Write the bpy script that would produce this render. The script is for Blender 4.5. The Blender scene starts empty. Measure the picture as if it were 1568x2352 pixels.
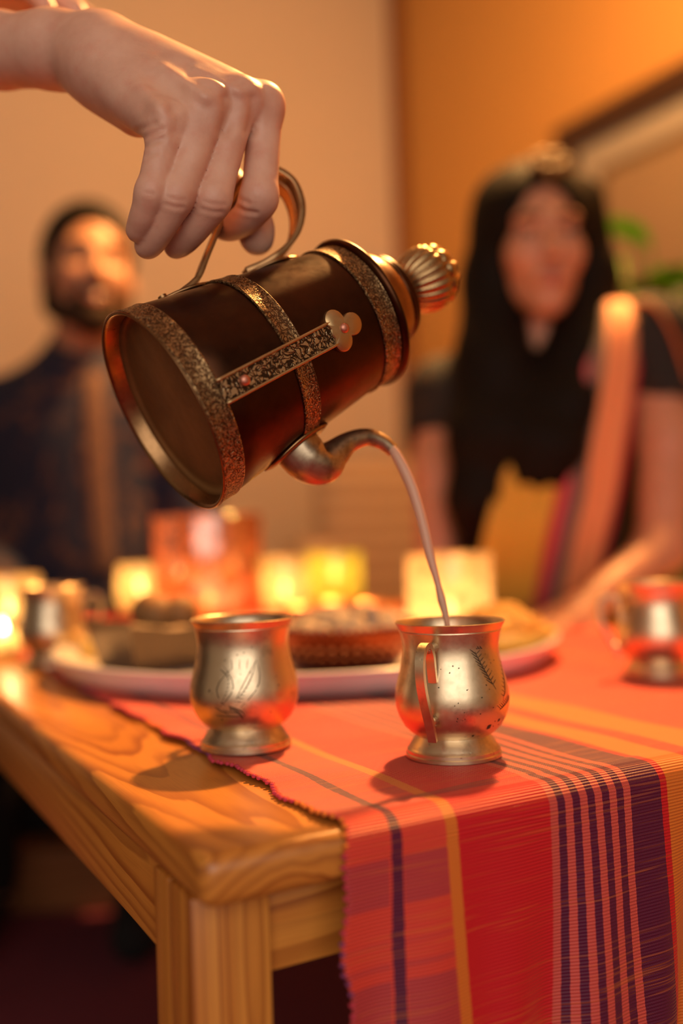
import bpy, math, random
import numpy as np
from mathutils import Matrix, Vector

random.seed(7)
rng = np.random.default_rng(7)
SC = bpy.context.scene
COL = SC.collection

# ------------------------------------------------------------------ camera
FPX, CAM_H, TZ = 2287.0, 0.643, 0.50
_p, _r = math.radians(0.73), math.radians(1.8)
R0 = np.array([1, 0, 0.0]); U0 = np.array([0, -math.sin(_p), math.cos(_p)])
FW = np.array([0, math.cos(_p), math.sin(_p)])
RI = math.cos(_r) * R0 - math.sin(_r) * U0
UP = math.sin(_r) * R0 + math.cos(_r) * U0
CAMP = np.array([0, 0, CAM_H])
cam_data = bpy.data.cameras.new('camera')
cam = bpy.data.objects.new('camera', cam_data); COL.objects.link(cam)
cam.matrix_world = Matrix(((RI[0], UP[0], -FW[0], 0), (RI[1], UP[1], -FW[1], 0),
                           (RI[2], UP[2], -FW[2], CAM_H), (0, 0, 0, 1)))
cam_data.sensor_fit = 'VERTICAL'; cam_data.sensor_height = 36.0
cam_data.lens = FPX / 2352 * 36.0
cam_data.clip_start = 0.02; cam_data.clip_end = 50
cam_data.dof.use_dof = True
cam_data.dof.focus_distance = 0.55
cam_data.dof.aperture_fstop = 1.85
SC.camera = cam

# ------------------------------------------------------------------ world, lights, exposure
W = bpy.data.worlds.new('world'); SC.world = W; W.use_nodes = True
W.node_tree.nodes['Background'].inputs[0].default_value = (1.0, 0.66, 0.40, 1)
W.node_tree.nodes['Background'].inputs[1].default_value = 0.26
SC.view_settings.view_transform = 'Standard'
SC.view_settings.look = 'None'
SC.view_settings.exposure = 0.0
SC.view_settings.gamma = 1.0
SC.view_settings.use_curve_mapping = False
SC.cycles.use_denoising = True
SC.cycles.max_bounces = 7; SC.cycles.diffuse_bounces = 3; SC.cycles.glossy_bounces = 4; SC.cycles.transmission_bounces = 6; SC.cycles.transparent_max_bounces = 10
SC.cycles.sample_clamp_indirect = 6.0
SC.cycles.caustics_reflective = False
SC.cycles.caustics_refractive = False

def area_light(name, loc, target, sx, sy, power, color):
    l = bpy.data.lights.new(name, 'AREA'); l.shape = 'RECTANGLE'; l.size = sx; l.size_y = sy
    l.energy = power; l.color = color
    o = bpy.data.objects.new(name, l); COL.objects.link(o); o.location = loc
    o.rotation_euler = (Vector(target) - Vector(loc)).to_track_quat('-Z', 'Y').to_euler()
    return o
# area fill standing for an unseen soft pale source behind the photographer
area_light('front_fill', (0.15, -1.5, 1.30), (0.0, 0.8, 0.65), 2.3, 1.5, 24, (1.0, 0.91, 0.80))

LAMP = np.array([0.42, 1.72, 2.20])
LAMP_POWER = 290
LAMP_COLOR = (1.0, 0.50, 0.15)

# ------------------------------------------------------------------ coordinate helpers
def px(x, y, D):
    return CAMP + D * (FW + (x - 784) / FPX * RI - (y - 1176) / FPX * UP)
def onz(x, y, z):
    d = FW + (x - 784) / FPX * RI - (y - 1176) / FPX * UP
    return CAMP + d * (z - CAM_H) / d[2]
TH = math.radians(28.5)
TB = np.array([math.cos(TH), math.sin(TH), 0]); TA = np.array([-math.sin(TH), math.cos(TH), 0])
TO = np.array([-0.06477, 0.43252, 0.0])           # front-left corner of the table, on the floor
def tuv(u, v, z=0.0):
    return TO + TB * u + TA * v + np.array([0, 0, z])

# ------------------------------------------------------------------ object helpers
def tag(o, label=None, cat=None, group=None, kind=None):
    if label: o['label'] = label
    if cat: o['category'] = cat
    if group: o['group'] = group
    if kind: o['kind'] = kind
    return o
def empty(name, loc=(0, 0, 0), rz=0.0, label=None, cat=None, group=None, kind=None):
    o = bpy.data.objects.new(name, None); COL.objects.link(o)
    o.location = loc; o.rotation_euler = (0, 0, rz); o.empty_display_size = 0.02
    return tag(o, label, cat, group, kind)
def mesh(name, V, Fc, mat, parent=None, smooth=True, uv=None, world=False, sharp=None):
    me = bpy.data.meshes.new(name)
    me.from_pydata([tuple(map(float, v)) for v in V], [], [tuple(map(int, f)) for f in Fc])
    me.update()
    if smooth:
        me.polygons.foreach_set('use_smooth', [True] * len(me.polygons))
        if sharp: me.set_sharp_from_angle(angle=math.radians(sharp))
    if uv is not None:
        lay = me.uv_layers.new(name='UVMap')
        li = np.zeros(len(me.loops), dtype=np.int32); me.loops.foreach_get('vertex_index', li)
        lay.data.foreach_set('uv', np.asarray(uv, dtype=np.float32)[li].ravel())
    if mat is not None: me.materials.append(mat)
    o = bpy.data.objects.new(name, me); COL.objects.link(o)
    if parent is not None:
        o.parent = parent
        if world:   # geometry was given in world coordinates
            bpy.context.view_layer.update()
            o.matrix_parent_inverse = parent.matrix_world.inverted()
    return o
def copy_tree(o, parent=None):
    c = o.copy(); COL.objects.link(c)
    if parent is not None: c.parent = parent
    for ch in o.children: copy_tree(ch, c)
    return c

def lathe(prof, n=64, mod=None):
    """prof: list of (r, z); returns V, F. r==0 allowed at the ends."""
    V, Fc, rows = [], [], []
    for r, z in prof:
        if r < 1e-7:
            rows.append([len(V)]); V.append((0, 0, z))
        else:
            row = []
            for i in range(n):
                t = 2 * math.pi * i / n
                rr = r * (mod(t, z) if mod else 1.0)
                row.append(len(V)); V.append((rr * math.cos(t), rr * math.sin(t), z))
            rows.append(row)
    for a, b in zip(rows, rows[1:]):
        for i in range(n):
            j = (i + 1) % n
            if len(a) == 1 and len(b) == 1: continue
            if len(a) == 1: Fc.append((a[0], b[j], b[i]))
            elif len(b) == 1: Fc.append((a[i], a[j], b[0]))
            else: Fc.append((a[i], a[j], b[j], b[i]))
    return V, Fc
def box(lo, hi, bev=0.0, seg=2):
    import bmesh
    bm = bmesh.new(); bmesh.ops.create_cube(bm, size=1.0)
    for v in bm.verts:
        v.co = Vector([(lo[i] + hi[i]) / 2 + v.co[i] * (hi[i] - lo[i]) for i in range(3)])
    if bev > 0:
        bmesh.ops.bevel(bm, geom=bm.edges[:], offset=bev, segments=seg, affect='EDGES', profile=0.5)
    bm.verts.index_update()
    V = [tuple(v.co) for v in bm.verts]; Fc = [tuple(v.index for v in f.verts) for f in bm.faces]
    bm.free(); return V, Fc
def join(*parts):
    V, Fc = [], []
    for v, f in parts:
        o = len(V); V.extend([tuple(p) for p in v]); Fc.extend([tuple(i + o for i in g) for g in f])
    return V, Fc
def catmull(P, n):
    P = [np.asarray(p, float) for p in P]
    P = [2 * P[0] - P[1]] + P + [2 * P[-1] - P[-2]]
    out = []
    for i in range(1, len(P) - 2):
        for k in range(n):
            t = k / n
            out.append(0.5 * ((2 * P[i]) + (-P[i - 1] + P[i + 1]) * t + (2 * P[i - 1] - 5 * P[i] + 4 * P[i + 1] - P[i + 2]) * t * t
                              + (-P[i - 1] + 3 * P[i] - 3 * P[i + 1] + P[i + 2]) * t ** 3))
    out.append(P[-2]); return np.array(out)
def sweep(path, sections, closed_ends=True, ref=(0, 1, 0)):
    """path: Nx3; sections: list (per point) of Mx2 offsets (side, normal). side ~ ref."""
    path = np.asarray(path, float); n = len(path)
    T = np.gradient(path, axis=0); T /= np.linalg.norm(T, axis=1)[:, None] + 1e-12
    V, Fc = [], []; m = len(sections[0])
    for i in range(n):
        s = np.asarray(ref, float); s = s - (s @ T[i]) * T[i]; s /= np.linalg.norm(s) + 1e-12
        nn = np.cross(T[i], s)
        for a, b in sections[i]:
            V.append(tuple(path[i] + a * s + b * nn))
    for i in range(n - 1):
        for j in range(m):
            k = (j + 1) % m
            Fc.append((i * m + j, i * m + k, (i + 1) * m + k, (i + 1) * m + j))
    if closed_ends:
        Fc.append(tuple(range(m - 1, -1, -1))); Fc.append(tuple((n - 1) * m + j for j in range(m)))
    return V, Fc
def circ_sec(r, m=14, sx=1.0):
    return [(sx * r * math.cos(2 * math.pi * k / m), r * math.sin(2 * math.pi * k / m)) for k in range(m)]
def tube(path, radii, m=14, ref=(0, 1, 0), ends=True):
    return sweep(path, [circ_sec(r, m) for r in radii], ends, ref)
def lump(c, r, n=10, amp=0.12, seed=0, sq=(1, 1, 1)):
    g = np.random.default_rng(seed); V, Fc = [], []
    ph = g.uniform(0, 6.28, 6)
    for i in range(n + 1):
        th = math.pi * i / n
        for j in range(n + 4):
            f = 2 * math.pi * j / (n + 4)
            d = np.array([math.sin(th) * math.cos(f), math.sin(th) * math.sin(f), math.cos(th)])
            k = 1 + amp * (math.sin(3 * d[0] + ph[0]) + math.sin(4 * d[1] + ph[1]) + math.sin(5 * d[2] + ph[2])) / 2
            V.append(tuple(np.asarray(c) + d * r * k * np.asarray(sq)))
    w = n + 4
    for i in range(n):
        for j in range(w):
            Fc.append((i * w + j, (i + 1) * w + j, (i + 1) * w + (j + 1) % w, i * w + (j + 1) % w))
    return V, Fc

# ------------------------------------------------------------------ signed-distance modelling (bodies, hands, heads)
def seg(a, b, ra, rb):
    a = np.asarray(a, np.float32); b = np.asarray(b, np.float32)
    def f(X, Y, Z):
        d = b - a; L = float(d @ d) + 1e-12
        t = np.clip(((X - a[0]) * d[0] + (Y - a[1]) * d[1] + (Z - a[2]) * d[2]) / L, 0, 1)
        return np.sqrt((X - a[0] - t * d[0]) ** 2 + (Y - a[1] - t * d[1]) ** 2 + (Z - a[2] - t * d[2]) ** 2) - (ra + (rb - ra) * t)
    m = max(ra, rb)
    return f, np.minimum(a, b) - m, np.maximum(a, b) + m
def ell(c, r, M=None):
    c = np.asarray(c, np.float32); r = np.asarray(r, np.float32)
    Mt = np.eye(3, dtype=np.float32) if M is None else np.asarray(M, np.float32)    # columns = axes
    def f(X, Y, Z):
        x, y, z = X - c[0], Y - c[1], Z - c[2]
        q = [(x * Mt[0, i] + y * Mt[1, i] + z * Mt[2, i]) for i in range(3)]
        k0 = np.sqrt(sum((q[i] / r[i]) ** 2 for i in range(3)))
        k1 = np.sqrt(sum((q[i] / r[i] ** 2) ** 2 for i in range(3))) + 1e-9
        return k0 * (k0 - 1) / k1
    e = np.sqrt(((Mt * r[None, :]) ** 2).sum(1))
    return f, c - e, c + e
def half(pt, n):
    """half-space: negative on the side opposite n"""
    pt = np.asarray(pt, np.float32); n = np.asarray(n, np.float32); n = n / np.linalg.norm(n)
    def f(X, Y, Z): return (X - pt[0]) * n[0] + (Y - pt[1]) * n[1] + (Z - pt[2]) * n[2]
    return f, np.full(3, -1e3), np.full(3, 1e3)
def smin(a, b, k):
    if k <= 0: return np.minimum(a, b)
    h = np.clip(0.5 + 0.5 * (b - a) / k, 0, 1)
    return b + (a - b) * h - k * h * (1 - h)
class Field:
    def __init__(s, lo, hi, h):
        s.lo = np.asarray(lo, float); s.h = h
        s.n = np.ceil((np.asarray(hi, float) - s.lo) / h).astype(int) + 1
        s.ax = [(s.lo[i] + h * np.arange(s.n[i])).astype(np.float32) for i in range(3)]
        s.D = np.full(tuple(s.n), 0.08, np.float32)
    def like(s):
        o = object.__new__(Field); o.lo, o.h, o.n, o.ax = s.lo, s.h, s.n, s.ax
        o.D = np.full(tuple(s.n), 0.08, np.float32); return o
    def copy(s):
        o = s.like(); o.D = s.D.copy(); return o
    def add(s, prim, k=0.0, op='u'):
        f, lo, hi = prim; m = k + 4 * s.h + 0.004
        a = np.clip(np.floor((lo - m - s.lo) / s.h), 0, s.n).astype(int); b = np.clip(np.ceil((hi + m - s.lo) / s.h) + 1, 0, s.n).astype(int)
        if op == 'i': a = np.zeros(3, int); b = s.n
        if (b <= a).any(): return s
        sl = tuple(slice(a[i], b[i]) for i in range(3))
        X, Y, Z = np.meshgrid(*[s.ax[i][sl[i]] for i in range(3)], indexing='ij', sparse=True)
        p = f(X, Y, Z).astype(np.float32)
        if op == 'u': s.D[sl] = smin(s.D[sl], p, k)
        elif op == 's': s.D[sl] = -smin(-s.D[sl], p, k)
        elif op == 'i': s.D[sl] = -smin(-s.D[sl], -p, k)
        return s
    def chain(s, pts, radii, k=0.0):
        for i in range(len(pts) - 1): s.add(seg(pts[i], pts[i + 1], radii[i], radii[i + 1]), k)
        return s
    def union(s, o, k=0.0): s.D = smin(s.D, o.D, k); return s
    def inter(s, o, k=0.0): s.D = -smin(-s.D, -o.D, k); return s
    def nets(s, smooth=1):
        D = s.D; h = s.h; N = s.n
        S = D < 0
        c8 = sum(S[i:N[0] - 1 + i, j:N[1] - 1 + j, k:N[2] - 1 + k].astype(np.int8) for i in (0, 1) for j in (0, 1) for k in (0, 1))
        act = np.argwhere((c8 > 0) & (c8 < 8))
        idx = np.full(tuple(N - 1), -1, np.int32); idx[act[:, 0], act[:, 1], act[:, 2]] = np.arange(len(act))
        acc = np.zeros((len(act), 3)); cnt = np.zeros(len(act))
        corners = [(i, j, k) for i in (0, 1) for j in (0, 1) for k in (0, 1)]
        for a in corners:
            for ax in range(3):
                if a[ax]: continue
                b = list(a); b[ax] = 1
                da = D[act[:, 0] + a[0], act[:, 1] + a[1], act[:, 2] + a[2]]; db = D[act[:, 0] + b[0], act[:, 1] + b[1], act[:, 2] + b[2]]
                m = (da < 0) != (db < 0); t = np.where(m, da / np.where(m, da - db, 1), 0)
                P = np.tile(np.array(a, float), (len(act), 1)); P[:, ax] += t
                acc[m] += P[m]; cnt[m] += 1
        V = s.lo + h * (act + acc / cnt[:, None])
        quads = []
        for ax in range(3):
            o1, o2 = [(1, 2), (2, 0), (0, 1)][ax]
            sl0 = [slice(None)] * 3; sl1 = [slice(None)] * 3
            sl0[ax] = slice(0, N[ax] - 1); sl1[ax] = slice(1, N[ax])
            e = np.argwhere(S[tuple(sl0)] != S[tuple(sl1)])
            e = e[(e[:, o1] > 0) & (e[:, o1] < N[o1] - 1) & (e[:, o2] > 0) & (e[:, o2] < N[o2] - 1)]
            if not len(e): continue
            def cell(d1, d2):
                q = e.copy(); q[:, o1] -= d1; q[:, o2] -= d2
                return idx[q[:, 0], q[:, 1], q[:, 2]]
            q = np.stack([cell(1, 1), cell(0, 1), cell(0, 0), cell(1, 0)], 1)
            flip = ~S[e[:, 0], e[:, 1], e[:, 2]]
            q[flip] = q[flip][:, ::-1]
            quads.append(q)
        Q = np.concatenate(quads); Q = Q[(Q >= 0).all(1)]
        for _ in range(smooth):
            A = np.zeros_like(V); n = np.zeros(len(V))
            for a in range(4):
                b = (a + 1) % 4
                np.add.at(A, Q[:, a], V[Q[:, b]]); np.add.at(n, Q[:, a], 1)
                np.add.at(A, Q[:, b], V[Q[:, a]]); np.add.at(n, Q[:, b], 1)
            V = 0.5 * V + 0.5 * A / np.maximum(n, 1)[:, None]
        return V, Q

# ------------------------------------------------------------------ materials
class Mat:
    def __init__(s, name):
        s.m = bpy.data.materials.new(name); s.m.use_nodes = True; s.nt = s.m.node_tree
        s.nt.nodes.clear(); s.out = s.nt.nodes.new('ShaderNodeOutputMaterial')
    def n(s, typ, props=None, outp=0, **kw):
        nd = s.nt.nodes.new('ShaderNode' + typ)
        for k, v in (props or {}).items(): setattr(nd, k, v)
        for k, v in kw.items():
            i = int(k[1:]) if k[0] == 'i' and k[1:].isdigit() else k.replace('_', ' ')
            s.set(nd.inputs[i], v)
        return nd.outputs[outp] if outp is not None else nd
    def set(s, sock, v):
        if isinstance(v, bpy.types.NodeSocket): s.nt.links.new(v, sock)
        elif isinstance(v, (tuple, list)) and len(v) == 3 and sock.type == 'RGBA': sock.default_value = (*v, 1)
        else: sock.default_value = v
    def coord(s, kind='Object'):
        nd = s.nt.nodes.new('ShaderNodeTexCoord'); return nd.outputs[kind]
    def mapping(s, vec, loc=(0, 0, 0), rot=(0, 0, 0), scale=(1, 1, 1)):
        return s.n('Mapping', i0=vec, i1=loc, i2=rot, i3=scale)
    def math(s, op, a, b=0.0, c=0.0, clamp=False):
        return s.n('Math', {'operation': op, 'use_clamp': clamp}, i0=a, i1=b, i2=c)
    def mix(s, f, a, b, mode='MIX'):
        nd = s.nt.nodes.new('ShaderNodeMix'); nd.data_type = 'RGBA'; nd.blend_type = mode
        s.set(nd.inputs[0], f); s.set(nd.inputs[6], a); s.set(nd.inputs[7], b); return nd.outputs[2]
    def ramp(s, fac, stops, interp='LINEAR'):
        nd = s.nt.nodes.new('ShaderNodeValToRGB'); cr = nd.color_ramp; cr.interpolation = interp
        while len(cr.elements) < len(stops): cr.elements.new(0.5)
        for e, (p, c) in zip(cr.elements, stops):
            e.position = p; e.color = (*c, 1) if len(c) == 3 else c
        s.set(nd.inputs[0], fac); return nd.outputs[0]
    def noise(s, vec, scale, detail=3, rough=0.5, outp=0, dist=0.0):
        return s.n('TexNoise', None, outp, Vector=vec, Scale=scale, Detail=detail, Roughness=rough, Distortion=dist)
    def bump(s, height, strength=0.3, dist=0.001, normal=None):
        kw = dict(Height=height, Strength=strength, Distance=dist)
        if normal is not None: kw['Normal'] = normal
        return s.n('Bump', **kw)
    def surf(s, sock): s.nt.links.new(sock, s.out.inputs[0]); return s.m
    def bsdf(s, color, rough=0.5, metal=0.0, normal=None, **kw):
        a = {'Base_Color': color, 'Roughness': rough, 'Metallic': metal}
        if normal is not None: a['Normal'] = normal
        a.update(kw)
        return s.surf(s.n('BsdfPrincipled', **a))

def wood_mat(name, axis, light, mid, dark, pith=(0.035, -0.03), tilt=(0.0, 0.04), ring=0.0065, rough=0.30, warp=1.0):
    """flat-sawn timber: growth rings around a pith line that drifts along the grain axis"""
    m = Mat(name); c = m.coord(); i = 'XYZ'.index(axis); a, b = [k for k in range(3) if k != i]
    xyz = m.n('SeparateXYZ', None, None, i0=c); g, p, q = xyz.outputs[i], xyz.outputs[a], xyz.outputs[b]
    st = [1.0, 1.0, 1.0]; st[i] = 0.16
    cs = m.mapping(c, scale=tuple(st))
    n1 = m.math('SUBTRACT', m.noise(cs, 22, 2, 0.5), 0.5); n2 = m.math('SUBTRACT', m.noise(cs, 90, 2, 0.5), 0.5)
    pp = m.math('ADD', m.math('SUBTRACT', p, m.math('MULTIPLY_ADD', g, tilt[0], pith[0])), m.math('MULTIPLY', n1, 0.030 * warp))
    qq = m.math('ADD', m.math('SUBTRACT', q, m.math('MULTIPLY_ADD', g, tilt[1], pith[1])), m.math('MULTIPLY', n1, 0.022 * warp))
    r = m.math('SQRT', m.math('ADD', m.math('MULTIPLY', pp, pp), m.math('MULTIPLY', qq, qq)))
    t = m.math('MULTIPLY', m.math('ADD', r, m.math('MULTIPLY', n2, 0.0035 * warp)), 1.0 / ring)
    f = m.math('FRACT', t); k = m.n('TexWhiteNoise', {'noise_dimensions': '1D'}, W=m.math('FLOOR', t))
    line = m.ramp(f, [(0.0, (0, 0, 0)), (0.45, (0.12, 0.12, 0.12)), (0.80, (0.85, 0.85, 0.85)), (0.93, (1, 1, 1)), (1.0, (0, 0, 0))])
    amt = m.math('MULTIPLY', line, m.math('MULTIPLY_ADD', k, 0.6, 0.25))
    col = m.mix(amt, m.mix(k, light, mid), dark)
    st[i] = 0.02
    fib = m.noise(m.mapping(c, scale=tuple(st)), 1500, 2)
    col = m.mix(m.math('MULTIPLY', m.ramp(fib, [(0.5, (0, 0, 0)), (0.75, (1, 1, 1))]), 0.30), col, dark)
    return m.bsdf(col, rough, 0, m.bump(fib, 0.05, 0.0003), Coat_Weight=0.2, Coat_Roughness=0.3)
WOOD = ((0.70, 0.29, 0.050), (0.58, 0.21, 0.032), (0.25, 0.058, 0.009))
M_TOP = wood_mat('pine_top', 'Y', *WOOD, pith=(0.045, TZ - 0.055), tilt=(-0.03, 0.07), ring=0.0060)
M_LEG = wood_mat('pine_leg', 'Z', *WOOD, pith=(0.030, 0.046), tilt=(0.0, -0.06), ring=0.0046, warp=0.5)
M_APY = wood_mat('pine_apron', 'Y', *WOOD, pith=(-0.03, 0.47), tilt=(0.0, 0.05), ring=0.0058, warp=0.7)
M_APX = wood_mat('pine_apron_end', 'X', *WOOD, pith=(-0.03, 0.40), tilt=(0.0, 0.05), ring=0.0058, warp=0.7)
M_DARKWOOD = wood_mat('dark_wood', 'X', (0.36, 0.13, 0.045), (0.30, 0.10, 0.035), (0.14, 0.045, 0.02))

def plaster(name, c1, c2):
    m = Mat(name); c = m.coord()
    return m.bsdf(m.mix(m.noise(c, 2.5, 3), c1, c2), 0.85, 0, m.bump(m.noise(c, 140, 3), 0.12, 0.002))
M_WALL_L = plaster('cream_plaster', (0.74, 0.63, 0.51), (0.70, 0.59, 0.47))
M_WALL_R = plaster('orange_plaster', (0.70, 0.37, 0.10), (0.66, 0.34, 0.09))
M_CEIL = plaster('white_ceiling', (0.8, 0.74, 0.66), (0.75, 0.68, 0.6))
m = Mat('maroon_carpet'); c = m.coord()
M_FLOOR = m.bsdf(m.mix(m.noise(c, 90, 4), (0.13, 0.016, 0.034), (0.19, 0.025, 0.045)), 0.95, 0, m.bump(m.noise(c, 700, 2), 0.5, 0.003))
def plain(name, col, rough=0.5, metal=0.0, bump=0.0, bs=200, **kw):
    m = Mat(name); c = m.coord()
    col2 = tuple(x * 0.82 for x in col)
    nrm = m.bump(m.noise(c, bs, 3), bump, 0.001) if bump else None
    return m.bsdf(m.mix(m.noise(c, bs * 0.15, 3), col, col2), rough, metal, nrm, **kw)

# runner: stripes across (u, metres) and weft bands along (v, metres)
def runner_mat():
    m = Mat('striped_runner'); uvn = m.n('SeparateXYZ', None, None, i0=m.coord('UV')); u, v = uvn.outputs[0], uvn.outputs[1]
    n1 = m.noise(m.n('CombineXYZ', i0=m.math('MULTIPLY', u, 3.0), i1=m.math('MULTIPLY', v, 260.0)), 1.0, 2)
    red, coral, orange, purple, pink, mauve, brick = (0.74, 0.003, 0.014), (0.86, 0.062, 0.036), (0.86, 0.21, 0.022), (0.110, 0.002, 0.042), (0.74, 0.095, 0.075), (0.42, 0.042, 0.065), (0.58, 0.040, 0.022)
    x0, per = 0.1905, 0.0103
    us = m.math('ADD', u, m.math('MULTIPLY', m.math('SUBTRACT', n1, 0.5), 0.0010))
    rel = lambda L: [(max(0.0, (p - 0.05) / 0.25), col) for p, col in L]
    base = m.ramp(m.math('MULTIPLY_ADD', us, 4.0, -0.2), rel([(0.0, coral), (0.0935, purple), (0.0995, coral), (0.125, orange), (0.132, red), (0.247, purple), (0.2695, red), (0.2745, orange), (0.297, brick)]), 'CONSTANT')
    far = m.ramp(us, [(0.0, brick), (0.309, orange), (0.345, coral), (0.46, brick), (0.50, coral), (0.60, purple), (0.62, coral)], 'CONSTANT')
    base = m.mix(m.math('GREATER_THAN', us, 0.299), base, far)
    k6 = m.math('DIVIDE', m.math('SUBTRACT', us, x0), per)
    inz = m.math('MULTIPLY', m.math('GREATER_THAN', k6, 0.0), m.math('LESS_THAN', k6, 5.52))
    base = m.mix(inz, base, m.mix(m.math('LESS_THAN', m.math('FRACT', k6), 0.5), purple, pink))
    # weft colour bands, strongest in the plain border and between the stripes
    vb = m.noise(m.n('CombineXYZ', i0=m.math('MULTIPLY', v, 34.0)), 1.0, 2, 0.7)
    band = m.ramp(vb, [(0.0, (0, 0, 0)), (0.51, (0, 0, 0)), (0.535, (1, 1, 1)), (0.60, (1, 1, 1)), (0.63, (0, 0, 0))])
    w1 = m.math('LESS_THAN', m.math('ABSOLUTE', m.math('ADD', v, 0.027)), 0.011); w2_ = m.math('LESS_THAN', m.math('ABSOLUTE', m.math('ADD', v, 0.088)), 0.015)
    band = m.math('MAXIMUM', m.math('MULTIPLY', band, 0.6), m.math('MAXIMUM', w1, w2_))
    border = m.math('MULTIPLY', m.math('LESS_THAN', u, 0.125), m.math('GREATER_THAN', m.math('ABSOLUTE', m.math('SUBTRACT', u, 0.0965)), 0.0038))
    c1 = m.mix(m.math('MULTIPLY', m.math('MULTIPLY', band, border), 0.65), base, mauve)
    pband = m.math('MULTIPLY', m.math('LESS_THAN', m.math('ABSOLUTE', m.math('SUBTRACT', v, 0.0335)), 0.0035), m.math('LESS_THAN', u, 0.175))
    c1 = m.mix(m.math('MULTIPLY', pband, 0.55), c1, purple)
    yarn = m.ramp(m.noise(m.n('CombineXYZ', i0=m.math('MULTIPLY', u, 14.0), i1=m.math('MULTIPLY', v, 560.0)), 1.0, 1), [(0.56, (0, 0, 0)), (0.64, (1, 1, 1))])
    zone = m.ramp(m.noise(m.n('CombineXYZ', i0=m.math('MULTIPLY', v, 22.0)), 1.0, 1), [(0.42, (0, 0, 0)), (0.55, (1, 1, 1))])
    c1 = m.mix(m.math('MULTIPLY', m.math('MULTIPLY', yarn, zone), 0.32), c1, orange)
    # weave relief
    rib = m.math('SINE', m.math('MULTIPLY', v, 3600.0)); warp = m.math('SINE', m.math('MULTIPLY', u, 5200.0))
    h = m.math('MULTIPLY_ADD', warp, m.math('MULTIPLY', rib, 0.35), rib)
    c1 = m.mix(m.math('MULTIPLY_ADD', rib, -0.12, 0.12), c1, tuple(0.35 * a for a in purple))
    return m.bsdf(c1, 0.50, 0, m.bump(h, 0.5, 0.0006), Specular_IOR_Level=0.48, Sheen_Weight=0.3, Sheen_Roughness=0.35, Sheen_Tint=(1.0, 0.45, 0.25))
M_RUNNER = runner_mat()

def metal_mat(name, base, dark, rough=0.3, stain=0.5, pits=0.3, sc=1.0, edge=(0.56, 0.72), metal=1.0):
    m = Mat(name); c = m.coord()
    n1 = m.noise(c, 55 * sc, 5, 0.62); n2 = m.noise(c, 260 * sc, 4, 0.6)
    st = m.ramp(n1, [(edge[0], (0, 0, 0)), (edge[1], (1, 1, 1))])
    col = m.mix(m.math('MULTIPLY', st, stain), base, dark)
    pit = m.ramp(m.n('TexVoronoi', Vector=c, Scale=190 * sc), [(0.0, (1, 1, 1)), (0.16, (0, 0, 0))])
    pm = m.math('MULTIPLY', pit, m.ramp(n1, [(0.5, (0, 0, 0)), (0.6, (1, 1, 1))]))
    col = m.mix(m.math('MULTIPLY', pm, pits), col, dark)
    hgt = m.math('SUBTRACT', m.math('MULTIPLY', n2, 0.35), m.math('MULTIPLY', pm, 0.8))
    return m.bsdf(col, m.math('MULTIPLY_ADD', n2, 0.25, rough - 0.12), metal, m.bump(hgt, 0.22, 0.0005))
M_BRASS = metal_mat('aged_brass', (0.76, 0.60, 0.40), (0.10, 0.075, 0.055), 0.35, 0.45, 0.55)
M_BRASS2 = metal_mat('aged_brass_worn', (0.72, 0.57, 0.39), (0.08, 0.06, 0.04), 0.35, 0.55, 0.4)
M_ENGR = plain('engraved_line', (0.10, 0.07, 0.045), 0.6, 0.7)
M_POT = metal_mat('dark_copper', (0.078, 0.028, 0.012), (0.024, 0.013, 0.010), 0.33, 0.8, 0.1, 0.5, (0.35, 0.75))
M_POTLID = metal_mat('lid_copper', (0.30, 0.145, 0.06), (0.08, 0.04, 0.02), 0.30, 0.6, 0.1, 0.6, (0.4, 0.7))
def engraved(name, base, dark, scale, thr=(0.20, 0.46)):
    m = Mat(name); c = m.coord()
    d = m.noise(c, scale * 0.45, 2, 0.5, 1); 
    v = m.n('VectorMath', {'operation': 'MULTIPLY_ADD'}, i0=d, i1=(0.012, 0.012, 0.012), i2=c)
    vo = m.n('TexVoronoi', {'feature': 'DISTANCE_TO_EDGE'}, Vector=v, Scale=scale)
    w = m.n('TexWave', {'wave_type': 'RINGS', 'rings_direction': 'SPHERICAL'}, Vector=v, Scale=scale * 0.55, Distortion=9.0, Detail=1.0, Detail_Scale=2.0)
    p = m.math('MULTIPLY', m.ramp(vo, [(0.02, (0, 0, 0)), (0.10, (1, 1, 1))]), m.ramp(w, [(thr[0], (0, 0, 0)), (thr[1], (1, 1, 1))]))
    col = m.mix(p, dark, base)
    return m.bsdf(col, 0.42, 1.0, m.bump(p, 0.7, 0.0009))
M_BAND = engraved('engraved_band', (0.42, 0.27, 0.13), (0.10, 0.055, 0.028), 330)
M_STRAP = engraved('engraved_strap', (0.52, 0.39, 0.23), (0.055, 0.035, 0.022), 230)
M_POTBASE = metal_mat('pot_base', (0.30, 0.135, 0.04), (0.11, 0.055, 0.022), 0.50, 0.7, 0.1, 0.5, (0.35, 0.75), 0.45)
M_STRAPEDGE = metal_mat('strap_brass', (0.50, 0.34, 0.17), (0.12, 0.07, 0.03), 0.42, 0.4, 0.1)
M_RIVET = metal_mat('copper_rivet', (0.62, 0.28, 0.20), (0.4, 0.15, 0.1), 0.45, 0.3, 0.0)
M_HANDLE = metal_mat('handle_brass', (0.30, 0.165, 0.075), (0.08, 0.04, 0.02), 0.30, 0.5, 0.1)
M_SPOUT = metal_mat('spout_metal', (0.46, 0.36, 0.25), (0.09, 0.06, 0.045), 0.36, 0.6, 0.9, 1.3, (0.5, 0.66))
M_KNOB = metal_mat('knob_brass', (0.40, 0.255, 0.12), (0.10, 0.055, 0.03), 0.28, 0.5, 0.1)
m = Mat('milky_tea')
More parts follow.
